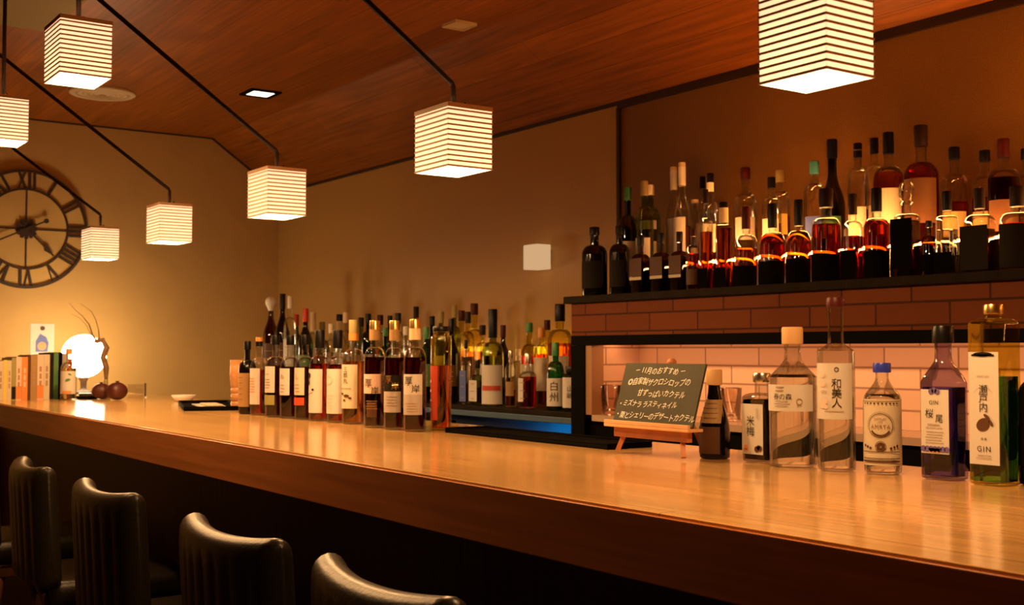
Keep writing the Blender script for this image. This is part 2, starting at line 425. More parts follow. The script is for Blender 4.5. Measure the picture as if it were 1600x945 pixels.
link('base_front', B(XB + .076, XE, YF + .02, YF + .05, 0, SHELF - .0205), M_BLACK, led)
step = thing('bottle_step', 'dark raised step at the back of the brick ledge under the rear bottles', 'step', (0, 0, 0))
bm = bmesh.new(); box(bm, XB + .02, XE, YF + .205, YB - .002, LEDGE + .0005, STEP, bev=.002); link('riser', bm, M_LEDGE, step)
def strip(name, label, x0, x1, y, z, col, s, h=.006, d=.012):
    t = thing(name, label, 'light', ((x0 + x1) / 2, y, z))
    hw = (x1 - x0) / 2
    bm = bmesh.new(); box(bm, -hw, hw, -d / 2, d / 2, .0025, h, bev=.001); link('diffuser', bm, emit('led_' + name, col, s), t)
    bm = bmesh.new(); box(bm, -hw, hw, -d / 2 - .002, d / 2 + .002, .0003, .0024); link('housing', bm, M_BLACK, t)
    return t
xs = at_y(1085, 412, YF + .22).x
strip('step_light', 'warm glowing light strip along the front edge of the bottle step', xs, .9, YF + .216, STEP, (1.0, .38, .09), 85.0, h=.008, d=.016)
# niche light: strip hidden behind the lintel, shining down on the bricks
t = thing('niche_light', 'warm light strip tucked behind the lintel of the brick niche', 'light', (0, YF + .085, rel(.0398)))
bm = bmesh.new(); box(bm, XW + .05, XE - .05, -.012, .012, -.009, -.003, bev=.001); link('diffuser', bm, emit('led_niche', (1.0, .46, .19), 7.5), t)
bm = bmesh.new(); box(bm, XW + .05, XE - .05, -.014, .014, -.0028, -.0002); link('housing', bm, M_STEEL, t)

# ------------------------------------------------------------------ pendant lanterns
LW, LD, LH = .138, .112, .132
def lantern_parts(root, h=LH, wx=LW, wy=LD, ribs=12, bulb=True):
    bm = bmesh.new()
    hx, hy, th = wx / 2, wy / 2, .0016
    for (x0, x1, y0, y1) in ((-hx, hx, -hy, -hy + th), (-hx, hx, hy - th, hy), (-hx, -hx + th, -hy + th, hy - th), (hx - th, hx, -hy + th, hy - th)):
        box(bm, x0, x1, y0, y1, 0.002, h - .004)
    sh = link('lamp_shade', bm, M_PAPER, root)
    for k in range(ribs):
        z = .004 + (h - .018) * k / (ribs - 1)
        bm = bmesh.new(); e = .0014; q = .0017
        for (x0, x1, y0, y1) in ((-hx - e, hx + e, -hy - e, -hy + .0002), (-hx - e, hx + e, hy - .0002, hy + e), (-hx - e, -hx + .0002, -hy, hy), (hx - .0002, hx + e, -hy, hy)):
            box(bm, x0, x1, y0, y1, z - q, z + q)
        link('rib', bm, M_RIB, sh)
    bm = bmesh.new()
    for (x0, x1, y0, y1) in ((-hx, hx, -hy, -hy + .009), (-hx, hx, hy - .009, hy), (-hx, -hx + .009, -hy + .009, hy - .009), (hx - .009, hx, -hy + .009, hy - .009), (-hx + .009, hx - .009, -.011, .011)):
        box(bm, x0, x1, y0, y1, h - .0038, h, bev=.0008)
    for (x0, x1, y0, y1) in ((-hx - .0015, hx + .0015, -hy - .0015, -hy), (-hx - .0015, hx + .0015, hy, hy + .0015), (-hx - .0015, -hx, -hy, hy), (hx, hx + .0015, -hy, hy)):
        box(bm, x0, x1, y0, y1, h - .009, h)
    link('top_frame', bm, M_LCAP, root)
    bm = bmesh.new(); lathe(bm, [(.004, h * .13), (.012, h * .15), (.019, h * .24), (.020, h * .34), (.015, h * .46), (.010, h * .54)], 14)
    link('bulb', bm, M_BULB, root, True)
    bm = bmesh.new(); lathe(bm, [(.011, h * .54), (.012, h * .56), (.012, h - .0045)], 12); link('socket', bm, M_BLACK, root)
    ld = bpy.data.lights.new('bulb_light', 'POINT'); ld.energy = LAMP_BULB; ld.color = WARM; ld.shadow_soft_size = .018
    lo = bpy.data.objects.new('bulb_light', ld); COL.objects.link(lo); lo.location = (0, 0, h * .10); lo.parent = root
ZL = rel(.370)
front_px = [(1275, 130), (708, 270), (432, 340), (264, 380), (156, 406)]
names = ['largest paper lantern with thin wooden ribs, cut by the top edge of the picture', 'ribbed paper lantern on an angled rod, second from the near end of the row',
         'ribbed paper lantern on an angled rod, hanging before the corner of the ceiling slope', 'small ribbed paper lantern hanging in front of the bare beige wall', 'small ribbed paper lantern hanging beside the wall clock']
slope = (ZC - ZB) / (YB - YK)
def pendant(x, y, z, label, angled, k=1.0):
    t = thing('pendant_lantern', label, 'pendant lamp', (x, y, z), 0, 'paper lanterns over the bar')
    lantern_parts(t, LH, LW * k, LD * k)
    kn = LH + .055
    if angled:
        zr = ZC - .001 - z; dyr = (zr - kn) / .70
        pts = [(0, 0, LH + .001), (0, 0, kn - .006), (0, -.003, kn), (0, -dyr, zr)]
    else:
        pts = [(0, 0, LH + .001), (0, 0, ZC - .001 - z)]
        dyr = 0
    bm = bmesh.new(); tube(bm, pts, .0058, 10); link('rod', bm, M_ROD, t, True)
    bm = bmesh.new(); lathe(bm, [(.018, ZC - z - .022), (.03, ZC - z - .015), (.03, ZC - z - .0005)], 18, ctr=(0, -dyr)); link('ceiling_rose', bm, M_ROD, t)
    for sx in (-.045, .045):
        bm = bmesh.new(); lathe(bm, [(.003, LH), (.003, LH + .006), (.0015, LH + .008)], 8, ctr=(sx, 0)); link('screw', bm, M_ROD, t)
    return t
pos = []
for i, q in enumerate(front_px):
    P = at_z(q[0], q[1], ZL); pos.append(P)
    pendant(P.x, P.y, ZL, names[i], True, (.86, .95, 1, 1, 1)[i])
ZL2 = rel(.61)
for q, lb in (((121, 128), 'ribbed paper lantern on a straight rod in the upper left, below the ceiling panel'), ((4, 224), 'ribbed paper lantern cut by the left picture edge above the wall clock')):
    P = at_z(q[0], q[1], ZL2); pendant(P.x, P.y, ZL2, lb, False)

# small paper lantern fixed on the back wall
P = at_y(840, 421, YB - .045)
wl = thing('wall_lantern', 'small pale glowing box lantern fixed on the textured back wall', 'wall lamp', (P.x, YB, P.z))
bm = bmesh.new(); box(bm, -.046, .046, -.084, -.012, 0, .10, bev=.003); link('lamp_shade', bm, emit('wall_lantern_paper', (1.0, .60, .30), .37), wl)
link('backplate', B(-.03, .03, -.0118, -.0002, .02, .08), M_BLACK, wl)

# ------------------------------------------------------------------ ceiling fittings
P = at_z(407, 145, ZC)
dl = thing('downlight', 'lit square recessed downlight in the wooden ceiling', 'ceiling light', (P.x, P.y, ZC))
def sqring(bm, ho, hi, z0, z1):
    box(bm, -ho, ho, -ho, -hi, z0, z1); box(bm, -ho, ho, hi, ho, z0, z1); box(bm, -ho, -hi, -hi, hi, z0, z1); box(bm, hi, ho, -hi, hi, z0, z1)
bm = bmesh.new(); sqring(bm, .076, .055, -.008, -.0005); link('frame', bm, M_BLACK, dl)
bm = bmesh.new(); box(bm, -.0545, .0545, -.0545, .0545, -.005, -.001, bev=.001); link('lens', bm, emit('downlight_glow', (1.0, .80, .55), 2.6), dl)
P = at_z(718, 37, ZC)
dl = thing('blank_plate', 'unlit pale square fitting on the wooden ceiling', 'ceiling fitting', (P.x, P.y, ZC))
bm = bmesh.new(); sqring(bm, .048, .038, -.012, -.0005); link('frame', bm, M_CREAM, dl)
bm = bmesh.new(); box(bm, -.0375, .0375, -.0375, .0375, -.009, -.001, bev=.001); link('plate', bm, M_CREAM, dl)
P = at_z(160, 144, ZC)
VS = .82
sp = thing('ceiling_vent', 'round cream ceiling vent with concentric rings near the beige wall', 'vent', (P.x, P.y, ZC))
bm = bmesh.new(); lathe(bm, [(.185 * VS, -.0005), (.185 * VS, -.008), (.176 * VS, -.013), (.150 * VS, -.014), (.148 * VS, -.0005)], 40, close_top=False, close_bot=False); link('rim', bm, M_CREAM, sp, True)
bm = bmesh.new()
for r in (.103, .078, .053, .028): lathe(bm, [(r + .012, -.0005), (r + .012, -.010), (r - .010, -.014), (r - .010, -.0005)], 36, close_top=False, close_bot=False)
link('grille', bm, M_CREAM, sp, True)
bm = bmesh.new(); lathe(bm, [(.119, -.004), (.119, -.0006)], 32); link('backing', bm, pbr('vent_back', (.30, .22, .12), .8), sp)
P = at_z(80, 38, ZC); Q = at_z(116, 6, ZC)
ac = thing('air_conditioner', 'flat olive cream ceiling air conditioner panel in the top left corner', 'air conditioner', (P.x, P.y, ZC))
M_ACP = pbr('ac_panel', (.30, .26, .10), .6, spec=.2)
bm = bmesh.new(); box(bm, 0, .50, -.44, 0, -.030, -.0005, bev=.006); link('casing', bm, M_ACP, ac)
bm = bmesh.new(); box(bm, .012, .488, -.428, -.012, -.034, -.0302, bev=.002); link('face_panel', bm, M_ACP, ac)

# ------------------------------------------------------------------ wall clock (faces +X on the left wall)
P = at_x(40, 358, XF)
RC = .313
ck = thing('wall_clock', 'large round wall clock with roman numerals and spade hands on beige wall', 'clock', (XF, P.y, P.z))
def onwall(d):                      # 2-D (right, up) seen from the room -> wall coordinates; right in the picture is +Y
    return lambda u, v: Vector((d, u, v))
def solid(bm, verts, faces, d0, d1):
    a = [bm.verts.new((d1, v[0], v[1])) for v in verts]; b = [bm.verts.new((d0, v[0], v[1])) for v in verts]
    from collections import Counter
    ec = Counter()
    for f in faces:
        bm.faces.new([a[i] for i in f]); bm.faces.new([b[i] for i in f][::-1])
        for i in range(len(f)): ec[tuple(sorted((f[i], f[(i + 1) % len(f)])))] += 1
    for (i, j), c in ec.items():
        if c == 1:
            try: bm.faces.new((a[i], a[j], b[j], b[i]))
            except ValueError: pass
bm = bmesh.new(); solid(bm, *disc2d(0, 0, RC * .985, 64), .004, .012); link('face', bm, M_FACE, ck)
bm = bmesh.new(); solid(bm, *ring2d(0, 0, RC * .955, RC, 72), .004, .026); link('outer_ring', bm, M_IRON, ck)
bm = bmesh.new(); solid(bm, *ring2d(0, 0, RC * .655, RC * .685, 64), .0125, .022); link('inner_ring', bm, M_IRON, ck)
for k in range(4):
    a = k * PI / 2; c, s = math.cos(a), math.sin(a)
    v, f = rect2d(.03, RC * .66, -.0035, .0035); v = [(x * c - y * s, x * s + y * c) for x, y in v]
    bm = bmesh.new(); solid(bm, v, f, .0125, .018); link('spoke', bm, M_IRON, ck)
RN = 'XII I II III IIII V VI VII VIII IX X XI'.split()
def numeral(s):
    """roman numeral out of straight strokes, upright about the origin"""
    h, wS, gap = RC * .27, .013, .024
    wd = {'I': gap, 'V': .052, 'X': .052}
    tot = sum(wd[ch] for ch in s); x = -tot / 2; out = []
    def bar(x0, y0, x1, y1, wdt):
        d = Vector((x1 - x0, y1 - y0)).normalized(); n = Vector((-d.y, d.x)) * wdt / 2
        out.append(([(x0 + n.x, y0 + n.y), (x0 - n.x, y0 - n.y), (x1 - n.x, y1 - n.y), (x1 + n.x, y1 + n.y)], [(0, 1, 2, 3)]))
    for ch in s:
        c = x + wd[ch] / 2
        if ch == 'I': bar(c, -h / 2, c, h / 2, wS)
        if ch == 'V': bar(c - .017, h / 2, c, -h / 2, wS); bar(c + .017, h / 2, c, -h / 2, wS * .5)
        if ch == 'X': bar(c - .017, h / 2, c + .017, -h / 2, wS); bar(c + .017, h / 2, c - .017, -h / 2, wS * .5)
        x += wd[ch]
    return out
for k, s in enumerate(RN):
    a = -k * PI / 6; c, sn = math.cos(a), math.sin(a)
    bm = bmesh.new()
    for j, (v, f) in enumerate(numeral(s)):
        v2 = [(x * c - (y + RC * .82) * sn, x * sn + (y + RC * .82) * c) for x, y in v]
        solid(bm, v2, f, .0125, .020 + .0003 * j)
    link('numeral', bm, M_IRON, ck)
bm = bmesh.new(); solid(bm, *disc2d(0, 0, RC * .125, 24), .0185, .026)
for k in range(12):
    a = k * PI / 6; solid(bm, *disc2d(RC * .145 * math.cos(a), RC * .145 * math.sin(a), .010, 8), .0185, .025)
link('gear_hub', bm, M_IRON, ck)
def hand(name, a, ln_, tail, d):
    c, s = math.cos(a), math.sin(a); bm = bmesh.new()
    T = lambda v: [(x * c - y * s, x * s + y * c) for x, y in v]
    v, f = rect2d(-tail, ln_, -.0042, .0042); solid(bm, T(v), f, d, d + .004)
    solid(bm, T([(ln_ * .62, 0), (ln_ * .72, -.016), (ln_ * .98, 0), (ln_ * .72, .016)]), [(0, 1, 2, 3)], d, d + .005)
    if tail > .05: solid(bm, T(disc2d(-tail, 0, .013, 16)[0]), disc2d(0, 0, 1, 16)[1], d, d + .005)
    link(name, bm, M_IRON, ck)
hand('hour_hand', math.atan2(-165, 165), RC * .62, .03, .027)
hand('minute_hand', math.atan2(-82, -170), RC * .82, RC * .34, .033)

# ------------------------------------------------------------------ card on the wall
P = at_x(66, 530, XF)
cd = thing('picture_postcard', 'small pinned picture card with blue vase pattern on the beige wall', 'postcard', (XF, P.y, P.z))
link('paper', B(.001, .0025, -.060, .060, -.082, .082), LAB['white'], cd)
bm = bmesh.new(); solid(bm, [(-.052, -.072), (.052, -.072), (.052, .072), (-.052, .072)], [(0, 1, 2, 3)], .0025, .0030); link('print_ground', bm, LAB['pink'], cd)
bm = bmesh.new(); solid(bm, [(-.034, -.066), (.026, -.066), (.032, -.02), (.02, .012), (-.012, .03), (-.034, -.01)], [tuple(range(6))], .0030, .0034); link('printed_vase', bm, LAB['blue'], cd)
bm = bmesh.new(); solid(bm, *disc2d(-.002, -.036, .022, 18), .0034, .0037); link('printed_blossom', bm, LAB['orange'], cd)
bm = bmesh.new(); solid(bm, *disc2d(0, .058, .012, 14), .0030, .007); link('pin', bm, M_IRON, cd)

# ------------------------------------------------------------------ bottles
def prof_body(H, R, sh, nk, nr, cap0, n, ratio, curve='round', foot=.97):
    """outer profile of the glass up to where the cap begins"""
    p = [(R * .82, 0.0, n, ratio), (R * foot, .0025, n, ratio), (R, .008, n, ratio)]
    zs, zn = H * sh, H * nk
    p.append((R, zs * .5, n, ratio)); p.append((R, zs, n, ratio))
    rn = R * nr
    for k in range(1, 8):
        t = k / 8.0
        if curve == 'round': r = rn + (R - rn) * math.cos(t * PI / 2) ** .9; z = zs + (zn - zs) * math.sin(t * PI / 2) ** 1.05
        elif curve == 'slope': r = R + (rn - R) * (t * t * (3 - 2 * t)); z = zs + (zn - zs) * t
        else: q = t * t * (3 - 2 * t) * .35 + t * .65; r = R + (rn - R) * q; z = zs + (zn - zs) * t ** 1.15
        nn = n + (2 - n) * min(1, t * 1.15); ra = ratio + (1 - ratio) * min(1, t * 1.15)
        p.append((r, z, nn, ra))
    p.append((rn, zn, 2, 1)); p.append((rn * .96, (zn + H * cap0) / 2, 2, 1)); p.append((rn, H * cap0, 2, 1)); p.append((rn * 1.02, H * cap0 + .004, 2, 1))
    return p
def rad_at(p, z):
    for a, b in zip(p, p[1:]):
        if a[1] <= z <= b[1] and b[1] > a[1]:
            t = (z - a[1]) / (b[1] - a[1]); return a[0] + (b[0] - a[0]) * t, a[2] + (b[2] - a[2]) * t, a[3] + (b[3] - a[3]) * t
    return p[-1][0], 2, 1
def wrap(p, eps):
    """(u across, z up) on the -Y face of the bottle -> point just outside the glass"""
    def fn(u, z):
        r, n, ra = rad_at(p, max(z, .0081)); r += eps
        if n > 3.5: return Vector((u, -(r * ra), z))
        t = -PI / 2 + u / (r * 1.0)
        x, y = sec(r, n, ra, t); return Vector((x, y, z))
    return fn
KINDS = dict(  # sh, nk, nr, cap0, n, ratio, curve
    std=(.60, .74, .34, .88, 2, 1, 'round'), tall=(.64, .78, .36, .87, 2, 1, 'round'), square=(.62, .72, .34, .86, 7, .8, 'round'), squat=(.50, .66, .36, .80, 2, 1, 'round'),
    sqsquat=(.56, .68, .36, .82, 7, .85, 'round'), slope=(.45, .84, .36, .88, 2, 1, 'slope'), wine=(.58, .80, .33, .84, 2, 1, 'slope'), globe=(.30, .62, .34, .80, 2, 1, 'round'),
    flask=(.55, .70, .30, .86, 2.6, .6, 'round'), straight=(.80, .84, .55, .95, 2, 1, 'round'))
def bottle(loc, H, R, kind='std', gl=M_GLASS, liq='amber', fill=.55, cap='black', capr=1.18, labels=(), texts=(), name='whisky_bottle', label='', group=None, rz=.35,
           band=None, cat='bottle', seg=26, stopper='plain', kn=None):
    sh, nk, nr, c0, n, ra, cv = kn or KINDS[kind]
    t = thing(name, label, cat, loc, rz, group)
    p = prof_body(H, R, sh, nk, nr, c0, n, ra, cv)
    bm = bmesh.new(); lathe(bm, p, seg); shade_auto(link('glass_body', bm, gl, t), 40)
    if liq and gl is not M_DARKG:
        zl = H * fill; q = []
        for (r, z, nn, rr) in p:
            if z < .0085: continue
            if z >= zl: break
            q.append((max(r - .0028, .003), z, nn, rr))
        r, nn, rr = rad_at(p, zl); q.append((max(r - .0028, .003), zl, nn, rr))
        q = [(q[0][0] * .93, .0062, q[0][2], q[0][3])] + q
        bm = bmesh.new(); lathe(bm, q, seg); shade_auto(link('liquid', bm, L[liq], t), 40)
    rn = R * nr * capr; z0 = H * c0 + .0005
    bm = bmesh.new()
    if stopper == 'ball':
        zc, rb = H - rn * 2.0, rn * 2.0
        lathe(bm, [(rn * .8, z0)] + [(max(rb * math.sin(a * PI / 8), .001), zc - rb * math.cos(a * PI / 8)) for a in range(2, 9)], 18)
    elif stopper == 'crystal':
        lathe(bm, [(rn * .9, z0), (rn * 1.5, z0 + .006), (rn, z0 + .012), (rn * 1.6, z0 + .022), (rn * 1.7, H - .012), (rn * 1.1, H)], 10)
    else:
        lathe(bm, [(rn * .97, z0), (rn, z0 + .002), (rn, H - .003), (rn * .93, H)], 18)
    c = link('cap', bm, CAP[cap] if isinstance(cap, str) else cap, t); shade_auto(c, 40)
    if band:
        bm = bmesh.new(); lathe(bm, [(rn * 1.03, z0 + (H - z0) * band[1]), (rn * 1.03, z0 + (H - z0) * band[2])], 18, close_top=False, close_bot=False)
        link('cap_band', bm, CAP.get(band[0]) or LAB[band[0]], c, True)
    labs = []
    for lb in labels:
        z0f, z1f, hw, mname = lb[:4]; off = lb[4] if len(lb) > 4 else 0
        w2 = hw * R; bm = bmesh.new(); fn = wrap(p, .0008 + .0004 * len(labs))
        nz = 6 if cv == 'slope' else 2; nu = 12
        g = [[bm.verts.new(fn(off * R - w2 + 2 * w2 * i / nu, H * (z0f + (z1f - z0f) * j / nz))) for i in range(nu + 1)] for j in range(nz + 1)]
        for j in range(nz):
            for i in range(nu): bm.faces.new((g[j][i], g[j][i + 1], g[j + 1][i + 1], g[j + 1][i]))
        labs.append(link('label', bm, LAB[mname], t, True))
    for tx in texts:
        # (label index, kind, ...): lettering and printed marks are sub-parts of their label
        li, shapes, mat = tx; bm = bmesh.new(); fn = wrap(p, .0026)
        for (v, f) in shapes: add_flat(bm, v, f, fn)
        link('lettering' if mat in (INK, INKB, CHALK, CAP['gold']) else 'label_print', bm, mat, labs[li] if labs else t)
    return t
def TX(s, size, u, z, sp=1.0, line=1.0, rot=0.0):
    v, f = text2d(s, size, sp, 0.0, line)
    return [(x + u, y + z) for x, y in [(q.x, q.y) for q in v]], f
def lines2d(us, z0, z1, n, wdt=.0007):
    return [rect2d(us[0] + random.uniform(0, .15) * (us[1] - us[0]), us[1] - random.uniform(0, .15) * (us[1] - us[0]), z0 + (z1 - z0) * k / max(n - 1, 1) - wdt, z0 + (z1 - z0) * k / max(n - 1, 1) + wdt, 4) for k in range(n)]
def xform(shp, u, z, s=1.0): v, f = shp; return [(x * s + u, y * s + z) for x, y in v], f
def put(px, top, base, wpx, y=None, z=None, sq=False, ratio=1.0):
    """place a bottle: centre pixel, cap pixel, foot pixel and apparent width -> location, height, half width"""
    if y is None:
        P = at_z(px, base, z); d = depth(P); R = wpx * d / FPX / 2
        if sq: R = R / 1.33
        v = Vector((P.x, P.y, 0)).normalized(); C = Vector((P.x, P.y, z)) + v * R
    else:
        P = at_y(px, (top + base) / 2, y); d = depth(P); R = wpx * d / FPX / 2
        if sq: R = R / 1.33
        C = Vector((P.x, y, z))
    T = at_y(px, top, C.y); return (C.x, C.y, z + .0003), T.z - z, R

# ------------------------------------------------------------------ row of bottles at the near end of the counter
GR = 'bottles lined up at the near end of the counter'
loc, H, R = put(1117, 577, 718, 48, z=COUNTER)
bottle(loc, H, R, gl=M_DARKG, liq=None, cap='wood', kn=(.30, .80, .40, .82, 2, 1, 'slope'), capr=1.3, labels=[(.40, .66, .95, 'tan'), (.06, .36, .9, 'brown')], texts=[(0, lines2d((-.022, .02), H * .46, H * .62, 4), INKB)],
       name='liqueur_bottle', label='black tapered bottle with cork-coloured cap beside the chalkboard easel', group=GR, rz=.25)
loc, H, R = put(1172, 583, 723, 0, z=COUNTER); loc = (loc[0] + .004, loc[1] + .030, loc[2])
R = .034
bottle(loc, H, R, gl=M_GLASS, liq='black', fill=.70, cap='silver', kn=(.70, .775, .42, .895, 9, .78, 'round'), capr=1.2, labels=[(.095, .655, .80, 'white')],
       texts=[(0, [TX('米\n梅', .021, -.004, H * .40, line=.95)], INK), (0, [disc2d(.012, H * .155, .006), disc2d(.020, H * .165, .0055), disc2d(.016, H * .175, .0045)], LAB['brown']), (0, [disc2d(-.016, H * .17, .005)] + lines2d((-.022, -.010), H * .13, H * .15, 2), LAB['orange']), (0, [rect2d(.011, .013, H * .50, H * .61), rect2d(.015, .0165, H * .48, H * .60)], LAB['grey'])],
       name='plum_liqueur_bottle', label='short square bottle of dark plum liqueur with silver screw cap', group=GR, rz=0)
loc, H, R = put(1240, 511, 732, 75, z=COUNTER)
bottle(loc, H, R, gl=M_GLASS, liq='clear', fill=.66, cap='wood', kn=(.640, .765, .36, .875, 2, 1, 'lin'), capr=1.25, labels=[(.40, .588, 1.25, 'white', -.12)],
       texts=[(0, [TX('春の森', .0125, -.012, H * .50)], INK), (0, lines2d((-.030, .004), H * .435, H * .47, 3, .0005) + lines2d((-.028, -.008), H * .545, H * .57, 2, .0008), INKB), (0, [ring2d(.020, H * .47, .0045, .006, 20)], LAB['tan']), (0, [TX('GIN', .005, .020, H * .44)], INKB)],
       name='gin_bottle', label='wide clear round gin bottle with cork stopper and white shoulder label', group=GR, rz=.55)
loc, H, R = put(1308, 465, 738, 59, z=COUNTER)
bottle(loc, H, R, gl=M_GLASS, liq='clear', fill=.42, cap='darkred', kn=(.690, .735, .43, .945, 2, 1, 'lin'), capr=1.12, labels=[(.30, .62, 1.15, 'white', -.05)],
       texts=[(0, [TX('和\n美\n人', .019, .006, H * .445, line=.90)], INK), (0, [xform(ring2d(0, 0, .003, .0042, 16), .006, H * .585), TX('八', .005, .006, H * .585)], INK), (0, [disc2d(-.021, H * .55, .004)], LAB['pink']), (0, [disc2d(-.017, H * .40, .006), disc2d(-.021, H * .38, .006), disc2d(-.014, H * .37, .004)], LAB['pink']), (0, [disc2d(-.020, H * .50, .005)], LAB['pink']),
              (0, [TX('GIN', .007, -.018, H * .455)] + lines2d((-.022, .02), H * .345, H * .345, 1, .0005), INKB)],
       name='gin_bottle', label='tall clear gin bottle with straight long neck and dark red stopper', group=GR, rz=.55)
loc, H, R = put(1380, 567, 743, 58, z=COUNTER)
bottle(loc, H, R, gl=M_GLASS, liq='clear', fill=.72, cap='blue', kn=(.67, .86, .36, .91, 2, 1, 'slope'), capr=1.35, labels=[(.085, .675, 1.5, 'cream')],
       texts=[(0, [TX('AMRTA', .0095, 0, H * .43, 1.1), TX('DISTILLED', .0045, 0, H * .50), TX('GIN', .0042, 0, H * .475)], INKB),
              (0, [ring2d(0, H * .44, .0205, .0215, 40), ring2d(0, H * .44, .0235, .0240, 40, -.3, PI + .3), ring2d(0, H * .445, .0165, .0195, 16, PI + .55, 2 * PI - .55), ring2d(0, H * .255, .002, .0075, 20), ring2d(0, H * .255, .0085, .0095, 24)], LAB['brown']),
              (0, [rect2d(-.036, .036, H * .205, H * .212, 16), rect2d(-.036, .036, H * .145, H * .152, 16), rect2d(-.036, .036, H * .115, H * .13, 16), rect2d(-.036, .036, H * .655, H * .66, 16)] + [disc2d(-.030 + .0067 * k, H * .64, .0017, 8) for k in range(10)] + [disc2d(s * (.018 + .006 * k), H * .24 + .002 * k, .0025, 8) for s in (-1, 1) for k in range(3)], LAB['brown'])],
       name='gin_bottle', label='stubby clear gin bottle with blue cap and ornate all-round cream label', group=GR, rz=.55)
loc, H, R = put(1456, 509, 750, 0, z=COUNTER); loc = (loc[0] + .004, loc[1] + .030, loc[2])
R = .0335
bottle(loc, H, R, gl=M_GLASSP, liq='violet', fill=.60, cap='black', kn=(.63, .78, .42, .885, 8, .74, 'lin'), capr=1.25, labels=[(.17, .585, .80, 'white')],
       texts=[(0, [TX('GIN', .0095, -.001, H * .50, 1.15), TX('桜', .0165, -.010, H * .425), TX('尾', .0150, .009, H * .395)], INK), (0, [disc2d(-.006 + .006 * k, H * .572 + .002 * (k % 2), .005) for k in range(3)], LAB['violet']), (0, [disc2d(-.022 + .0075 * k, H * .20, .005) for k in range(7)], LAB['violet']),
              (0, [TX('ORIGINAL', .0055, -.001, H * .355), TX('HIROSHIMA JAPAN', .0038, -.001, H * .335)] + lines2d((-.019, .018), H * .24, H * .31, 5, .0004), INKB), (0, [rect2d(-.010, .010, H * .18, H * .205)], LAB['orange'])],
       name='gin_bottle', label='violet blue square-shouldered gin bottle with black cap and tall white label', group=GR, rz=0)
loc, H, R = put(1540, 475, 759, 0, z=COUNTER); loc = (loc[0] - .001, loc[1] + .030, loc[2])
R = .0325
t = bottle(loc, H, R, gl=M_GLASSY, liq='green', fill=.60, cap='gold', kn=(.885, .925, .42, .945, 9, .9, 'round'), capr=1.12, labels=[(.115, .735, .82, 'white')],
       texts=[(0, [TX('瀬\n戸\n内', .0165, .0, H * .475, line=.86)], INK), (0, [TX('GIN', .0125, .0, H * .20, 1.25), TX('檸 檬', .0048, .0, H * .255)], INK), (0, [xform(disc2d(0, 0, .0125, 22, .78, .55), -.001, H * .335), disc2d(.006, H * .378, .007, 12, .38, 2.5), disc2d(.013, H * .345, .006, 12, .45, 2.2)], LAB['brown']),
              (0, [rect2d(-.020, .020, H * .712, H * .722), xform(disc2d(0, 0, .017, 20, .22), 0, H * .722)], LAB['dark']), (0, [TX('CRAFT GIN', .0042, 0, H * .60), ring2d(0, H * .475, .0190, .0194, 32, .5, PI - .5)] + lines2d((-.014, .014), H * .15, H * .165, 2, .0004), INKB)],
       name='gin_bottle', label='tallest gin bottle, green and yellow square glass with gold cap and lemon label', group=GR, rz=0)
loc, H, R = put(1632, 552, 762, 76, z=COUNTER)
bottle(loc, H, R, gl=M_DARKG, liq=None, cap='black', kn=(.66, .80, .40, .88, 2, 1, 'round'), labels=[(.15, .45, 1.0, 'black')], texts=[(0, [TX('GIN', .012, .010, H * .34)], CAP['gold'])],
       name='gin_bottle', label='black bottle cut off by the right edge at the near end of the counter', group=GR, rz=0)

# ------------------------------------------------------------------ chalkboard on its easel
P0 = at_z(972, 710, COUNTER); P1 = at_z(1056, 717, COUNTER)
P = (P0 + P1) / 2
bx = at_y(1018, 655, P.y).x
es = thing('menu_easel', 'small reddish wooden table easel holding the chalkboard', 'easel', (bx, P.y, COUNTER))
M_EASEL = pbr('easel_wood', (.46, .16, .06), .5, noise=.15, scale=30)
M_TRAYW = pbr('easel_tray_wood', (.66, .36, .17), .5, noise=.1, scale=30)
tilt = .30
for sx in (-1, 1):
    bm = bmesh.new(); tube(bm, [(sx * .100, -.006, .0065), (sx * .083, .006, .056)], .0068, 4); link('leg', bm, M_EASEL, es)
bm = bmesh.new(); tube(bm, [(.010, .135, .0052), (.006, .050, .172)], .005, 4); link('rear_leg', bm, M_EASEL, es)
bm = bmesh.new(); tube(bm, [(.006, .012, .05), (.006, .050, .182)], .0052, 4); link('mast', bm, M_EASEL, es)
bm = bmesh.new(); lathe(bm, [(.004, .1825), (.0095, .186), (.0105, .193), (.006, .199), (.001, .201)], 12, ctr=(.006, .050)); link('top_knob', bm, M_EASEL, es, True)
bm = bmesh.new(); box(bm, -.128, .128, -.020, .020, .057, .063, bev=.001); box(bm, -.128, .128, -.020, -.014, .0632, .071, bev=.001); link('tray', bm, M_TRAYW, es)
bm = bmesh.new(); box(bm, -.112, .112, -.006, .006, .036, .0568, bev=.001); link('crossbar', bm, M_EASEL, es)
cb = thing('chalkboard', 'small dark green chalkboard with handwritten Japanese drink specials on an easel', 'chalkboard', (bx + .004, P.y - .006, COUNTER + .0652))
cb.rotation_euler = (-tilt, 0, 0)
BW, BH = .240, .130
link('board', B(-BW / 2, BW / 2, 0, .005, .0, BH, bev=.0008), pbr('chalkboard_green', (.034, .034, .014), .75, noise=.35, scale=9), cb)
def chalk(lines):
    bm = bmesh.new()
    for s, size, u, v, sp in lines:
        vs, fs = text2d(s, size, sp, .22, 1.0)
        if u is not None:
            x0 = min(q.x for q in vs); du = u - x0
        else: du = 0
        add_flat(bm, vs, fs, lambda x, y: Vector((x + du + random.uniform(-.0001, .0001), -.0006, y + v + .0015 * math.sin(x * 90))))
    return link('handwriting', bm, CHALK, cb)
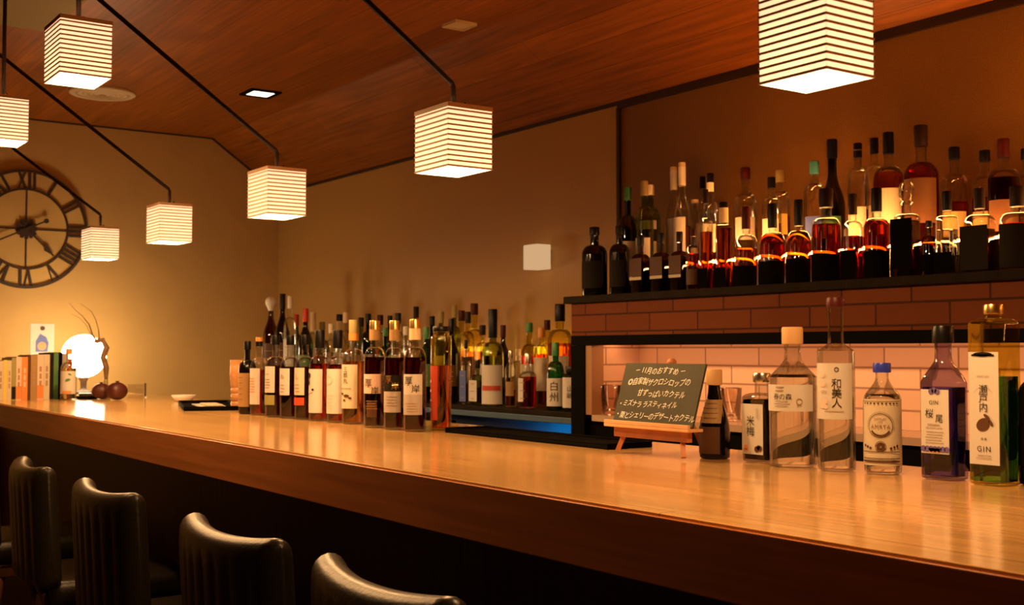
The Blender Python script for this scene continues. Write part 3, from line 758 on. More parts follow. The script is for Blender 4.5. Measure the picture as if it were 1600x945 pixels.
chalk([('－ 11月のおすすめ －', .0165, -.082, .113, .95), ('◎自家製ザクロシロップの', .0168, -.098, .089, .88), ('甘ずっぱいカクテル', .0162, -.060, .0645, .96),
       ('・ミズナラ ラスティネイル', .0152, -.108, .0415, .92), ('・栗とシェリーのデザートカクテル', .0162, -.110, .017, .84)])

# ------------------------------------------------------------------ black bar mat at the rear edge
a, b = at_z(686, 676, COUNTER), at_z(948, 703, COUNTER)
mt = thing('bar_mat', 'long black rubber bar mat along the rear edge of the counter', 'mat', ((a.x + b.x) / 2, 1.70, COUNTER + .0003))
hl = (b.x - a.x) / 2
bm = bmesh.new(); box(bm, -hl, hl, -.055, .075, 0, .009, bev=.002); link('base', bm, M_BLACK, mt)
bm = bmesh.new(); sqv = [(-hl, hl, -.055, -.049), (-hl, hl, .069, .075), (-hl, -hl + .006, -.049, .069), (hl - .006, hl, -.049, .069)]
for x0, x1, y0, y1 in sqv: box(bm, x0, x1, y0, y1, .0092, .013, bev=.001)
link('rim', bm, M_BLACK, mt)

# ------------------------------------------------------------------ the tight group of bottles on the far half of the counter
GL_ = 'bottles grouped on the far half of the counter'
def cbot(px, top, base, wpx, label, **kw):
    loc, H, R = put(px, top, base, wpx, z=COUNTER)
    kw.setdefault('name', 'whisky_bottle')
    if callable(kw.get('texts')): kw['texts'] = kw['texts'](H, R)
    return bottle(loc, H, R, label=label, group=GL_, **kw)
cbot(386, 533, 647, 27, 'black glass bottle with tan label, first of the counter group beside the wooden pot', gl=M_DARKG, liq=None, labels=[(.10, .56, 1.1, 'tan')], texts=lambda H, R: [(0, lines2d((-.012, .012), H * .2, H * .5, 5, .0012), INKB)])
cbot(404, 527, 649, 27, 'whisky bottle with amber and black cap and long white label, second in the counter group', gl=M_GLASS, liq='red', fill=.58, cap='amber', band=('black', 0, .55), labels=[(.14, .60, .95, 'white')], texts=lambda H, R: [(0, lines2d((-.014, .012), H * .3, H * .47, 6, .0012), LAB['orange'])])
cbot(430, 524, 652, 32, 'black-capped whisky bottle with plain white label above a small olive one', liq='dark', fill=.63, labels=[(.30, .62, .85, 'white', -.1), (.15, .27, .85, 'olive', -.1)], texts=lambda H, R: [(0, [TX('一', .016, -.002, H * .52)] + lines2d((-.012, .010), H * .36, H * .46, 4, .0008), INKB)])
cbot(453, 524, 654, 32, 'black-capped whisky bottle with brush stroke on white label and bare dark foot', liq='dark', fill=.62, labels=[(.28, .60, .85, 'white', -.1)], texts=lambda H, R: [(0, [TX('も', .018, -.001, H * .50)] + lines2d((-.012, .010), H * .32, H * .40, 3, .0008), INKB)])
cbot(476, 523, 656, 32, 'black-capped whisky bottle with white label above a small red one', liq='dark', fill=.62, labels=[(.29, .61, .85, 'cream', -.1), (.17, .26, .85, 'red', -.1)], texts=lambda H, R: [(0, [TX('し', .018, -.002, H * .50)] + lines2d((-.012, .010), H * .33, H * .41, 3, .0008), INKB)])
cbot(499, 516, 658, 33, 'whisky bottle with wide black capsule and white label bearing a dark vase silhouette', liq='red', fill=.63, kn=(.60, .72, .40, .80, 2, 1, 'round'), labels=[(.09, .57, 1.05, 'white')], texts=lambda H, R: [(0, [disc2d(-.014, H * .50, .0085), disc2d(-.017, H * .42, .0075), disc2d(-.018, H * .46, .005), disc2d(.004, H * .345, .0048, 12, .7), ring2d(.004, H * .20, .030, .0315, 14, PI * .5, PI * .92)], LAB['dark'])])
cbot(527, 516, 661, 33, 'whisky bottle with wide black capsule and white label bearing a pale round seal', liq='red', fill=.63, kn=(.60, .72, .40, .80, 2, 1, 'round'), labels=[(.10, .58, 1.2, 'white')], texts=lambda H, R: [(0, [disc2d(-.004, H * .46, .0125, 24)], LAB['pink']), (0, lines2d((-.018, .012), H * .16, H * .30, 5, .0006), LAB['pink'])])
cbot(552, 500, 663, 36, 'clear whisky bottle with yellow-topped cork and tall cream label with brush characters', liq='gold', fill=.60, cap='olive', band=('amber', 0, .35), kn=(.58, .72, .36, .80, 2, 1, 'round'), labels=[(.15, .57, 1.1, 'cream')],
     texts=lambda H, R: [(0, [TX('三\n郎\n丸', .0175, .0, H * .465, line=.95)], INK), (0, lines2d((-.022, .022), H * .34, H * .34, 1, .0007) + [disc2d(-.014, H * .29, .007, 12, .5), disc2d(.004, H * .27, .010, 12, .45), disc2d(.016, H * .25, .006, 12, .5), disc2d(-.004, H * .23, .005, 10, .5)], LAB['brown'])])
AK = lambda lx: (lambda H, R: [(0, [TX('厚', .026, -.011, H * .445 + lx), TX('岸', .024, .010, H * .375 + lx)], INK)] + ([(1, lines2d((-.020, .018), H * .18, H * .25, 4, .0007), LAB['tan'])]))
kA = (.62, .75, .42, .815, 2, 1, 'round')
cbot(585, 501, 669, 34, 'dark whisky bottle with gold top, pink label and two large brush characters', liq='dark', fill=.66, cap='gold', band=('tan', 0, .55), kn=kA, labels=[(.32, .50, 1.0, 'pink', -.05), (.10, .24, .5, 'brown')], texts=AK(-.01), rz=.8)
cbot(616, 501, 672, 33, 'dark whisky bottle with gold top, half black and half pale label', liq='dark', fill=.66, cap='gold', band=('tan', 0, .55), kn=kA, labels=[(.35, .50, 1.0, 'dark', -.05), (.16, .35, 1.0, 'grey', -.05)], texts=lambda H, R: [(0, [TX('厚', .024, -.011, H * .455), TX('岸', .022, .010, H * .395)], CAP['gold']), (1, lines2d((-.018, .018), H * .22, H * .30, 4, .0007), INKB)], rz=.8)
cbot(648, 499, 675, 36, 'dark whisky bottle with gold top and tall white label, nearest of the look-alikes', liq='dark', fill=.66, cap='gold', band=('cream', 0, .55), kn=kA, labels=[(.33, .51, 1.0, 'white', -.05), (.15, .33, 1.0, 'grey', -.05)], texts=AK(0), rz=.8)
cbot(689, 510, 673, 33, 'slim straight amber bottle with red label and clear foot by the bar mat', liq='amber', fill=.62, gl=M_GLASSY, cap='black', kn=(.88, .91, .78, .95, 2, 1, 'round'), capr=1.05, labels=[(.10, .62, .7, 'red', -.35)], texts=lambda H, R: [(0, [disc2d(-.014, H * (.2 + .09 * k), .004) for k in range(4)], LAB['pink'])])
# turned wooden pot at the head of the group
P = at_z(363, 641, COUNTER); R = .0345; T = at_y(363, 562, P.y + R)
pt = thing('wooden_pot', 'turned brown wooden cylinder pot at the far end of the counter bottle group', 'pot', (P.x - .02, P.y + R, COUNTER + .0003))
h = T.z - COUNTER
M_POT = pbr('turned_wood', (.42, .20, .075), .4, noise=.2, scale=22)
bm = bmesh.new()
lathe(bm, [(R * .86, 0), (R * .9, .003), (R * .9, h * .16), (R * .84, h * .17), (R * .9, h * .19), (R * .9, h * .32), (R * .84, h * .33), (R * .9, h * .35), (R * .9, h * .42), (R * .83, h * .44), (R * .95, h * .50), (R * 1.02, h * .72),
           (R, h * .88), (R * .95, h * .90), (R * 1.0, h * .93), (R * .98, h), (R * .86, h), (R * .82, h * .2), (.001, h * .2)], 32, close_top=False)
shade_auto(link('pot_body', bm, M_POT, pt), 50)

# ------------------------------------------------------------------ bottles on the low back shelf
ROW = {0: YF + .085, 1: YF + .20, 2: YF + .33}
GS = 'bottles on the low back bar shelf'
SB = [  # px, top px, width px, row, kind, glass, liquid, fill, cap, labels, label text, extra
 (423, 463, 24, 0, 'wine', M_GLASSB, 'dark', .5, 'white', [(.2, .5, 1, 'brown')], 'brown bottle with round white ball stopper at the far end of the back shelf', dict(stopper='ball')),
 (441, 459, 23, 0, 'wine', M_DARKG, None, 0, 'brown', [(.2, .5, 1, 'brown')], 'tall dark brown bottle behind the white ball stopper', {}),
 (453, 463, 20, 0, 'tall', M_GLASS, 'pale', .5, 'white', [(.2, .55, 1, 'white')], 'clear bottle with white cap left of the two red-capped green bottles', {}),
 (463, 491, 20, 1, 'wine', M_GLASSDG, 'dark', .5, 'red', [(.2, .45, 1, 'cream')], 'green bottle with dull red cap, shorter of the two', {}),
 (477, 482, 24, 0, 'wine', M_GLASSDG, 'dark', .5, 'red', [(.2, .45, 1, 'green')], 'green bottle with shiny red cap, taller of the two', {}),
 (489, 488, 20, 1, 'tall', M_GLASS, 'gold', .5, 'cream', [(.2, .55, 1, 'cream')], 'clear bottle with long cream capsule beside the red-capped green bottle', dict(kn=(.6, .74, .38, .76, 2, 1, 'round'))),
 (503, 503, 24, 2, 'std', M_GLASSG, 'gold', .5, 'olive', [(.2, .5, 1, 'tan')], 'olive glass bottle half hidden behind the first wide black capsule', {}),
 (517, 506, 19, 0, 'tall', M_GLASS, 'clear', .6, 'white', [(.2, .5, 1, 'pink')], 'clear bottle with short white cap between the wide black capsules', {}),
 (530, 491, 22, 2, 'tall', M_GLASS, 'gold', .5, 'black', [(.2, .5, 1, 'cream')], 'bottle with round black top and cream neck behind the second wide black capsule', dict(band=('cream', 0, .55), kn=(.6, .74, .38, .80, 2, 1, 'round'))),
 (540, 488, 20, 1, 'tall', M_GLASS, 'pale', .6, 'cream', [(.2, .5, 1, 'white')], 'slim clear bottle with cream capsule left of the yellow-topped cork', {}),
 (564, 496, 22, 2, 'std', M_GLASSG, 'amber', .5, 'brown', [(.2, .5, 1, 'tan')], 'olive bottle with brown cap right of the yellow-topped cork', {}),
 (575, 490, 22, 1, 'tall', M_GLASSDG, 'dark', .5, 'navy', [(.2, .5, 1, 'white')], 'dark bottle with navy cap left of the gold-topped trio', {}),
 (594, 492, 23, 2, 'tall', M_GLASS, 'amber', .55, 'darkred', [(.2, .5, 1, 'cream')], 'bottle with dark red cap behind the first gold-topped bottle', {}),
 (602, 512, 20, 0, 'std', M_GLASSGR, 'pale', .5, 'green', [(.3, .6, 1, 'white')], 'small green bottle with pale label glinting between two gold-topped bottles', {}),
 (609, 493, 20, 2, 'std', M_GLASSB, 'dark', .5, 'black', [(.2, .5, 1, 'brown')], 'brown bottle with black cap behind the middle gold-topped bottle', {}),
 (622, 489, 22, 1, 'tall', M_GLASS, 'amber', .5, 'black', [(.2, .5, 1, 'cream')], 'bottle with upright black cap just right of the middle gold-topped bottle', {}),
 (634, 510, 22, 0, 'std', M_GLASS, 'red', .55, 'white', [(.2, .5, 1, 'red')], 'bottle of red spirit between the middle and last gold-topped bottles', {}),
 (650, 479, 21, 2, 'tall', M_GLASS, 'gold', .5, 'brown', [(.2, .5, 1, 'tan')], 'bottle with tall brown stopper standing up behind the last gold-topped bottle', {}),
 (666, 511, 24, 0, 'wine', M_GLASSGR, 'green', .4, 'green', [(.2, .5, 1, 'green')], 'green bottle left of the slim straight amber bottle', {}),
 (675, 494, 22, 2, 'std', M_GLASSDG, 'dark', .5, 'navy', [(.2, .5, 1, 'brown')], 'dark green bottle with black cap behind the slim amber bottle', {}),
 (689, 487, 22, 1, 'tall', M_GLASSG, 'gold', .5, 'olive', [(.2, .5, 1, 'cream')], 'bottle with long olive stopper right behind the slim amber bottle', {}),
 (705, 498, 24, 0, 'wine', M_DARKG, None, 0, 'black', [(.2, .45, 1, 'brown')], 'black bottle rising just right of the slim amber bottle', {}),
 (710, 477, 20, 1, 'tall', M_GLASSG, 'gold', .5, 'olive', [(.2, .5, 1, 'tan')], 'tall bottle with olive stopper at the back, left of the glowing yellow pair', {}),
 (721, 485, 27, 2, 'std', M_GLASSY, 'gold', .55, 'darkred', [(.2, .42, 1, 'cream')], 'glowing yellow bottle with dark red cap, left of the glowing pair', {}),
 (731, 487, 22, 1, 'tall', M_GLASSY, 'gold', .5, 'brown', [(.2, .5, 1, 'brown')], 'slim yellow bottle with brown cap between the glowing pair', {}),
 (741, 474, 30, 2, 'std', M_GLASSY, 'gold', .5, 'darkred', [(.12, .42, 1, 'darkred' if False else 'brown')], 'glowing yellow bottle with long dark neck, right of the glowing pair', {}),
 (728, 531, 20, 0, 'square', M_GLASS, 'clear', .6, 'black', [(.04, .52, 1.2, 'blue')], 'slim clear bottle wrapped in a blue label on the back shelf', {}),
 (746, 563, 27, 0, 'sqsquat', M_GLASSG, 'pale', .55, 'black', [(.08, .55, 1.1, 'white')], 'short olive bottle with black cap and pale label, lowest on the back shelf', {}),
 (754, 508, 24, 1, 'tall', M_GLASS, 'pale', .5, 'brown', [(.2, .5, 1, 'white')], 'clear bottle with brown cap behind the short pale-labelled bottle', {}),
 (770, 483, 34, 0, 'tall', M_GLASSG, 'pale', .52, 'navy', [(.02, .42, 1.25, 'white')], 'clear bottle with long navy capsule and white label crossed by a red band', dict(kn=(.5, .66, .36, .70, 2, 1, 'round'), redband=True)),
 (786, 508, 23, 1, 'wine', M_GLASSDG, 'dark', .5, 'darkred', [(.2, .45, 1, 'brown')], 'dark bottle with dark red cap right of the red-banded white label', {}),
 (798, 548, 18, 0, 'tall', M_GLASS, 'gold', .3, 'silver', [(.2, .45, .8, 'tan')], 'plain clear bottle left of the dark red square decanter', {}),
 (809, 545, 20, 2, 'tall', M_GLASS, 'pale', .3, 'cream', [(.2, .45, .8, 'tan')], 'faint clear bottle at the back left of the green-capped bottle', {}),
 (827, 504, 28, 1, 'std', M_GLASSY, 'red', .60, 'green', [(.30, .50, 1.1, 'cream')], 'amber bottle with green cap standing behind the red square decanter', {}),
 (825, 553, 32, 0, 'sqsquat', M_GLASS, 'red', .58, 'silver', [(.12, .55, .55, 'white', -.45)], 'square decanter of dark red spirit with narrow white label', {}),
 (846, 512, 25, 1, 'tall', M_GLASSY, 'amber', .66, 'amber', [(.2, .62, 1, 'cream')], 'amber bottle with cream label left of the green glass bottle', {}),
 (855, 500, 25, 2, 'std', M_GLASSY, 'amber', .6, 'darkred', [(.2, .5, 1, 'tan')], 'amber bottle with dark red cap below the ledge end', {}),
 (875, 475, 40, 1, 'std', M_GLASSY, 'amber', .62, 'black', [(.2, .5, .9, 'cream')], 'large glowing amber bottle with tall black cap next to the brick ledge', dict(kn=(.64, .76, .34, .83, 2, 1, 'round'))),
 (868, 535, 28, 0, 'wine', M_GLASSGR, 'green', .45, 'green', [(.06, .47, 1.15, 'white')], 'green glass bottle with white label and two black brush characters', dict(jp='白\n州', kn=(.52, .72, .36, .80, 2, 1, 'round'))),
 (893, 572, 27, 0, 'std', M_DARKG, None, 0, 'black', [(.08, .75, 1.1, 'white')], 'dark squat bottle with white label against the black niche post', dict(jp='山\n崎', kn=(.78, .84, .6, .86, 3, 1, 'round'))),
]
for i, (px, top, wp, row, kind, gl, lq, fl, cp, labs, lab, ex) in enumerate(SB):
    loc, H, R = put(px, top, 632, wp, y=ROW[row], z=SHELF, sq=kind in ('square', 'sqsquat'))
    kw = dict(labels=labs, kn=ex.get('kn'), stopper=ex.get('stopper', 'plain'), band=ex.get('band'))
    tx = []
    if 'jp' in ex: tx = [(0, [TX(ex['jp'], H * .15, 0, H * (labs[0][0] + labs[0][1]) / 2, line=1.05)], INK)]
    elif ex.get('redband'): tx = [(0, [rect2d(-R, R, H * .16, H * .21, 14)], LAB['red'])]
    elif row == 0: tx = [(0, lines2d((-R * .6, R * .6), H * (labs[0][0] + .06), H * (labs[0][1] - .08), 3, .0012), LAB['tan'])]
    bottle(loc, H, R, kind, gl, lq, fl, cp, labels=labs, texts=tx, label=lab, group=GS, rz=0 if kind in ('square', 'sqsquat') else .75, kn=ex.get('kn'), stopper=ex.get('stopper', 'plain'), band=ex.get('band'), seg=22)
# glowing panels added unseen behind the bottles to make their glass shine
for k, (p0, p1, lb, s) in enumerate(((700, 758, 'added glow panel behind the glowing yellow bottles on the back shelf', 16.0), (832, 888, 'added glow panel behind the amber bottles beside the brick ledge', 16.0))):
    x0, x1 = at_y(p0, 560, YB - .05).x, at_y(p1, 560, YB - .05).x
    t = thing('added_shelf_glow', lb, 'light', ((x0 + x1) / 2, YB - .035, SHELF + .0003))
    hw = (x1 - x0) / 2
    bm = bmesh.new(); box(bm, -hw, hw, -.010, .010, .10, .225, bev=.003); link('diffuser', bm, emit('shelf_glow', (1.0, .50, .14), 2.0), t)
    bm = bmesh.new(); box(bm, -hw, hw, -.012, .012, 0, .0995, bev=.002); link('stand', bm, M_BLACK, t)

# ------------------------------------------------------------------ bottles on the brick ledge, front row
GF = 'front row of bottles on the brick ledge'  # black low labels put the shade on the unlit bottle fronts into colour
FR0 = YF + .085
sq_, std_ = 'square', 'std'
FB = [  # px, top, base, width, kind, glass, liquid, fill, cap, labels, text
 (929, 355, 459, 40, 'std', M_DARKG, None, 0, 'black', [(.12, .5, 1, 'dark')], 'black round bottle at the far left end of the brick ledge', {}),
 (968, 353, 459, 32, 'std', M_DARKG, None, 0, 'black', [(.12, .5, 1, 'dark')], 'black round bottle, second from the left end of the brick ledge', {}),
 (1001, 367, 458, 34, 'sqsquat', M_GLASSB, 'dark', .55, 'black', [(.30, .60, 1.1, 'brown'), (.24, .29, 1.1, 'cream')], 'squat brown bottle with black cap and cream line, left of three alike on the ledge', {}),
 (1033, 364, 456, 34, 'sqsquat', M_GLASSB, 'dark', .55, 'black', [(.30, .60, 1.1, 'brown'), (.24, .29, 1.1, 'cream')], 'squat brown bottle with black cap and cream line, middle of three alike on the ledge', {}),
 (1062, 362, 453, 33, 'sqsquat', M_GLASSB, 'dark', .55, 'brown', [(.30, .60, 1.1, 'brown'), (.24, .29, 1.1, 'cream')], 'squat brown bottle with brown cap and cream line, right of three alike on the ledge', {}),
 (1083, 358, 450, 22, 'std', M_GLASS, 'red', .6, 'darkred', [(.1, .35, 1, 'brown')], 'slim red bottle between the squat brown trio and the glowing square pair', {}),
 (1103, 296, 444, 27, 'square', M_GLASS, 'amber', .58, 'brown', [(.03, .22, 1.1, 'black')], 'square glowing amber bottle with brown cap, left of the glowing square pair', {}),
 (1131, 316, 442, 31, 'square', M_GLASS, 'amber', .70, 'black', [(.03, .25, 1.1, 'black')], 'square glowing amber bottle with flat black cap and pale neck, right of the square pair', dict(band=('cream', 0, .72), kn=(.70, .75, .52, .76, 7, .8, 'round'))),
 (1166, 323, 440, 37, 'std', M_GLASS, 'amber', .48, 'darkred', [(.02, .27, 1.25, 'black')], 'round amber bottle with tall dark red capsule and bright glowing shoulder', dict(kn=(.50, .66, .32, .72, 2, 1, 'round'))),
 (1207, 318, 438, 41, 'squat', M_GLASS, 'red', .62, 'black', [(.02, .30, 1.25, 'black')], 'round-shouldered dark red bottle with tall black capsule', dict(kn=(.50, .66, .30, .70, 2, 1, 'round'))),
 (1248, 312, 437, 40, 'squat', M_GLASS, 'amber', .60, 'black', [(.02, .30, 1.25, 'black')], 'round-shouldered orange bottle with tall black capsule', dict(kn=(.48, .64, .30, .69, 2, 1, 'round'))),
 (1291, 295, 439, 46, 'std', M_GLASS, 'red', .62, 'brown', [(.02, .30, 1.2, 'black')], 'large dark orange bottle with dark brown capsule and gold-lit edge', dict(kn=(.58, .70, .40, .80, 2, 1, 'round'))),
 (1333, 303, 436, 38, 'square', M_GLASS, 'red', .52, 'brown', [(.02, .36, 1.1, 'black')], 'square dark red bottle with dark brown capsule next to the large orange bottle', dict(kn=(.58, .70, .40, .76, 5, .85, 'round'))),
 (1370, 294, 433, 41, 'squat', M_GLASS, 'red', .64, 'black', [(.02, .31, 1.2, 'black')], 'round deep red bottle with black capsule left of the crystal-stoppered decanter', dict(kn=(.58, .68, .34, .74, 2, 1, 'round'))),
 (1417, 285, 432, 46, 'sqsquat', M_GLASS, 'dark', .60, M_GLASS, [(.10, .62, 1.15, 'black')], 'dark-labelled decanter with clear crystal stopper on the ledge', dict(stopper='crystal', kn=(.62, .68, .36, .76, 6, .85, 'round'))),
 (1452, 345, 431, 24, 'std', M_GLASSB, 'dark', .6, 'black', [(.1, .4, 1, 'black')], 'small dark bottle between the crystal-stoppered decanter and the clear bottle', {}),
 (1480, 299, 430, 40, 'sqsquat', M_GLASS, 'clear', .55, 'black', [(.02, .28, 1.15, 'black')], 'clear shining bottle with black cap right of the crystal-stoppered decanter', dict(kn=(.66, .72, .42, .77, 7, .85, 'round'))),
 (1531, 294, 426, 56, 'square', M_GLASS, 'dark', .52, 'brown', [(.05, .56, 1.15, 'dark')], 'wide dark-labelled bottle with dark brown cap near the right picture edge', dict(kn=(.58, .70, .34, .76, 7, .8, 'round'))),
 (1590, 291, 424, 56, 'std', M_GLASS, 'dark', .56, 'brown', [(.05, .55, 1.2, 'dark')], 'dark bottle with orange-lit shoulder cut by the right picture edge', dict(kn=(.56, .70, .34, .76, 2, 1, 'round'))),
]
for (px, top, base, wp, kind, gl, lq, fl, cp, labs, lab, ex) in FB:
    y = FR0 + (.012 if kind in ('square', 'sqsquat') else 0)
    loc, H, R = put(px, top, base, wp, y=y, z=LEDGE, sq=kind in ('square', 'sqsquat'))
    tx = [] if labs[0][3] in ('dark', 'black') else [(0, lines2d((-R * .5, R * .5), H * (labs[0][0] + .05), H * (labs[0][1] - .05), 3, .0012), LAB['brown'])]
    bottle(loc, H, R, kind, gl, lq, fl, cp, labels=labs, texts=tx, label=lab, group=GF, rz=0 if kind in ('square', 'sqsquat') else .5, kn=ex.get('kn'), stopper=ex.get('stopper', 'plain'), band=ex.get('band'), seg=26)

# ------------------------------------------------------------------ bottles on the raised step behind
GB = 'rear row of bottles on the step of the brick ledge'
RR0 = YF + .305
RB = [  # px, top, width, kind, glass, liquid, fill, cap, labels, text, extra, dy
 (981, 293, 30, 'std', M_GLASSDG, 'dark', .6, 'green', [(.1, .5, 1, 'cream', .3)], 'dark bottle with green cap at the left end of the rear row', dict(low=1), .155),
 (1007, 283, 28, 'tall', M_GLASSG, 'pale', .5, 'yellow' if False else 'olive', [(.15, .5, 1, 'white')], 'olive bottle with yellowish cap behind the squat brown trio', dict(low=1), .170),
 (1016, 289, 32, 'std', M_GLASSG, 'pale', .6, 'white', [(.12, .34, 1, 'white'), (.48, .58, 1, 'white')], 'olive bottle with white cap and two white labels behind the squat brown trio', {}, 0),
 (1053, 261, 26, 'wine', M_GLASS, 'pale', .5, 'cream', [(.12, .50, 1, 'white', -.2)], 'pale clear bottle with white capsule, left of the tall white-capped pair', dict(kn=(.52, .72, .36, .78, 2, 1, 'slope'), band=('white', 0, .85)), .07),
 (1066, 254, 27, 'wine', M_GLASS, 'gold', .4, 'cream', [(.12, .48, 1, 'white', -.3)], 'pale clear bottle with white capsule, right of the tall white-capped pair', dict(kn=(.52, .72, .36, .78, 2, 1, 'slope'), band=('white', 0, .8)), 0),
 (1086, 312, 18, 'straight', M_GLASS, 'pale', .3, 'cream', [(.1, .3, .8, 'cream')], 'plain clear straight bottle left of the black and white capped bottle', {}, .050),
 (1098, 276, 22, 'tall', M_GLASS, 'gold', .5, 'black', [(.2, .5, 1, 'cream')], 'clear bottle with small black cap at the back above the square pair', {}, .115),
 (1110, 271, 26, 'tall', M_GLASS, 'amber', .45, 'black', [(.15, .45, 1, 'cream')], 'clear bottle with black cap over white neck band above the square pair', dict(band=('white', 0, .5), kn=(.58, .70, .36, .80, 2, 1, 'round')), 0),
 (1165, 262, 38, 'std', M_GLASS, 'pale', .4, 'darkred', [(.25, .48, .9, 'grey', .2)], 'wide clear bottle with dark red cap standing behind the dark red capsule', {}, .04),
 (1206, 277, 30, 'tall', M_GLASS, 'gold', .45, 'black', [(.2, .5, 1, 'cream')], 'bottle with small black cap, left of two close together in the rear row', {}, 0),
 (1219, 266, 32, 'tall', M_GLASS, 'gold', .5, 'olive', [(.3, .52, 1, 'yellow')], 'bottle with olive black cap and glowing yellow label in the rear row', {}, .07),
 (1273, 252, 34, 'tall', M_GLASS, 'pale', .3, 'teal', [(.22, .42, .8, 'blue')], 'clear bottle with teal blue cap and blue tag in the rear row', {}, 0),
 (1301, 218, 38, 'wine', M_GLASSDG, 'dark', .4, 'navy', [(.15, .35, .9, 'green')], 'very tall dark green bottle with black cap above the large orange bottle', dict(kn=(.44, .72, .36, .84, 2, 1, 'slope')), .078),
 (1341, 224, 32, 'tall', M_GLASS, 'gold', .4, 'black', [(.15, .42, 1, 'cream')], 'clear bottle with two-tone black cap, first of three tall caps', dict(band=('silver', .45, .55)), 0),
 (1367, 216, 30, 'tall', M_GLASS, 'amber', .4, 'black', [(.15, .42, 1, 'cream')], 'bottle with tall black cap, middle of three tall caps', {}, .08),
 (1389, 207, 48, 'std', M_GLASS, 'amber', .66, 'black', [(.22, .52, 1, 'cream')], 'bulging amber bottle with cream label and tall black cap', dict(kn=(.60, .72, .30, .82, 2, 1, 'round')), 0),
 (1440, 196, 54, 'std', M_GLASS, 'red', .70, 'brown', [(.20, .56, 1.05, 'brown')], 'largest dark red bottle with brown label, tallest on the ledge', dict(kn=(.58, .70, .32, .83, 2, 1, 'round')), 0),
 (1492, 230, 42, 'std', M_GLASS, 'amber', .45, 'black', [(.1, .35, 1, 'tan')], 'clear bottle with black cap right of the tallest dark red bottle', {}, .04),
 (1540, 235, 42, 'std', M_GLASS, 'amber', .5, 'black', [(.1, .35, 1, 'tan')], 'bottle with black cap behind the wide dark-labelled bottle', {}, .05),
 (1569, 217, 50, 'std', M_GLASS, 'dark', .62, 'darkred', [(.1, .4, 1, 'brown')], 'dark red bottle with dark red capsule near the right picture edge', dict(kn=(.60, .72, .32, .82, 2, 1, 'round')), 0),
 (1606, 232, 46, 'std', M_GLASS, 'amber', .6, 'black', [(.1, .4, 1, 'brown')], 'amber bottle cut by the right picture edge in the rear row', {}, .092),
]
for (px, top, wp, kind, gl, lq, fl, cp, labs, lab, ex, dyy) in RB:
    y, zb = (YF + dyy, LEDGE) if ex.get('low') else (RR0 + dyy, STEP)
    loc, H, R = put(px, top, 410, wp, y=y, z=zb, sq=kind in ('square', 'sqsquat'))
    bottle(loc, H, R, kind, gl, lq, fl, cp, labels=labs, label=lab, group=GB, rz=0 if kind in ('square', 'sqsquat') else .5, kn=ex.get('kn'), stopper=ex.get('stopper', 'plain'), band=ex.get('band'), seg=22)

# ------------------------------------------------------------------ glasses inside the niche
M_TUMB = glass('tumbler_glass', (.95, .88, .82), 1.4)
for px, lb in ((954, 'stemless clear glass in the brick niche nearest its left jamb'), (979, 'clear glass in the brick niche beside the chalkboard edge'), (1142, 'clear glass in the brick niche behind the plum liqueur bottle')):
    y = YF + (.04 if px < 1000 else .13); P = at_y(px, 640, y)
    g = thing('drinking_glass', lb, 'glass', (P.x, y, SHELF), 0, 'glasses standing in the brick niche')
    bm = bmesh.new(); lathe(bm, [(.026, 0), (.028, .003), (.033, .095), (.0325, .098), (.0315, .095), (.026, .012), (.001, .010)], 24, close_top=False)
    link('glass_body', bm, M_TUMB, g, True)

# ------------------------------------------------------------------ things at the far end of the counter
# books in a row, spines towards the room
BOOKS = [(.020, .185, 'brown', 'dark brown thin book first in the row at the picture edge'), (.017, .178, 'cream', 'pale cream book second in the row from the picture edge'), (.014, .182, 'yellow', 'mustard yellow paperback in the book row'),
         (.015, .180, 'cream', 'cream paperback right of the mustard yellow one'), (.016, .192, 'olive', 'olive yellow book with dark foot in the row'), (.020, .196, 'pink', 'pinkish book with red base band in the row'), (.022, .196, 'orange', 'orange red book in the middle of the row'),
         (.010, .202, 'brown', 'thin dark brown book between orange and beige spines'), (.024, .205, 'tan', 'beige printed book, left of three alike'), (.024, .206, 'pink', 'pale rose printed book right of the beige one'), (.022, .207, 'cream', 'cream printed book left of the dark spines'),
         (.014, .214, 'dark', 'narrow black book, left of the dark spines'), (.018, .216, 'green', 'dark green book between the black spines'), (.014, .217, 'black', 'glossy black book right of the dark green one'), (.024, .212, 'grey', 'grey beige book near the lamp end of the row'), (.014, .186, 'red', 'low red brown book last in the row beside the bottle')]
p0 = Vector((-5.47, 1.085, 0)); y = p0.y
tot = sum(b[0] for b in BOOKS); sc_ = (1.43 - 1.085) / tot
ang = .12
ux = Vector((-math.sin(ang), math.cos(ang), 0))
s_ = 0
M_PAGE = pbr('book_pages', (.72, .60, .42), .8)
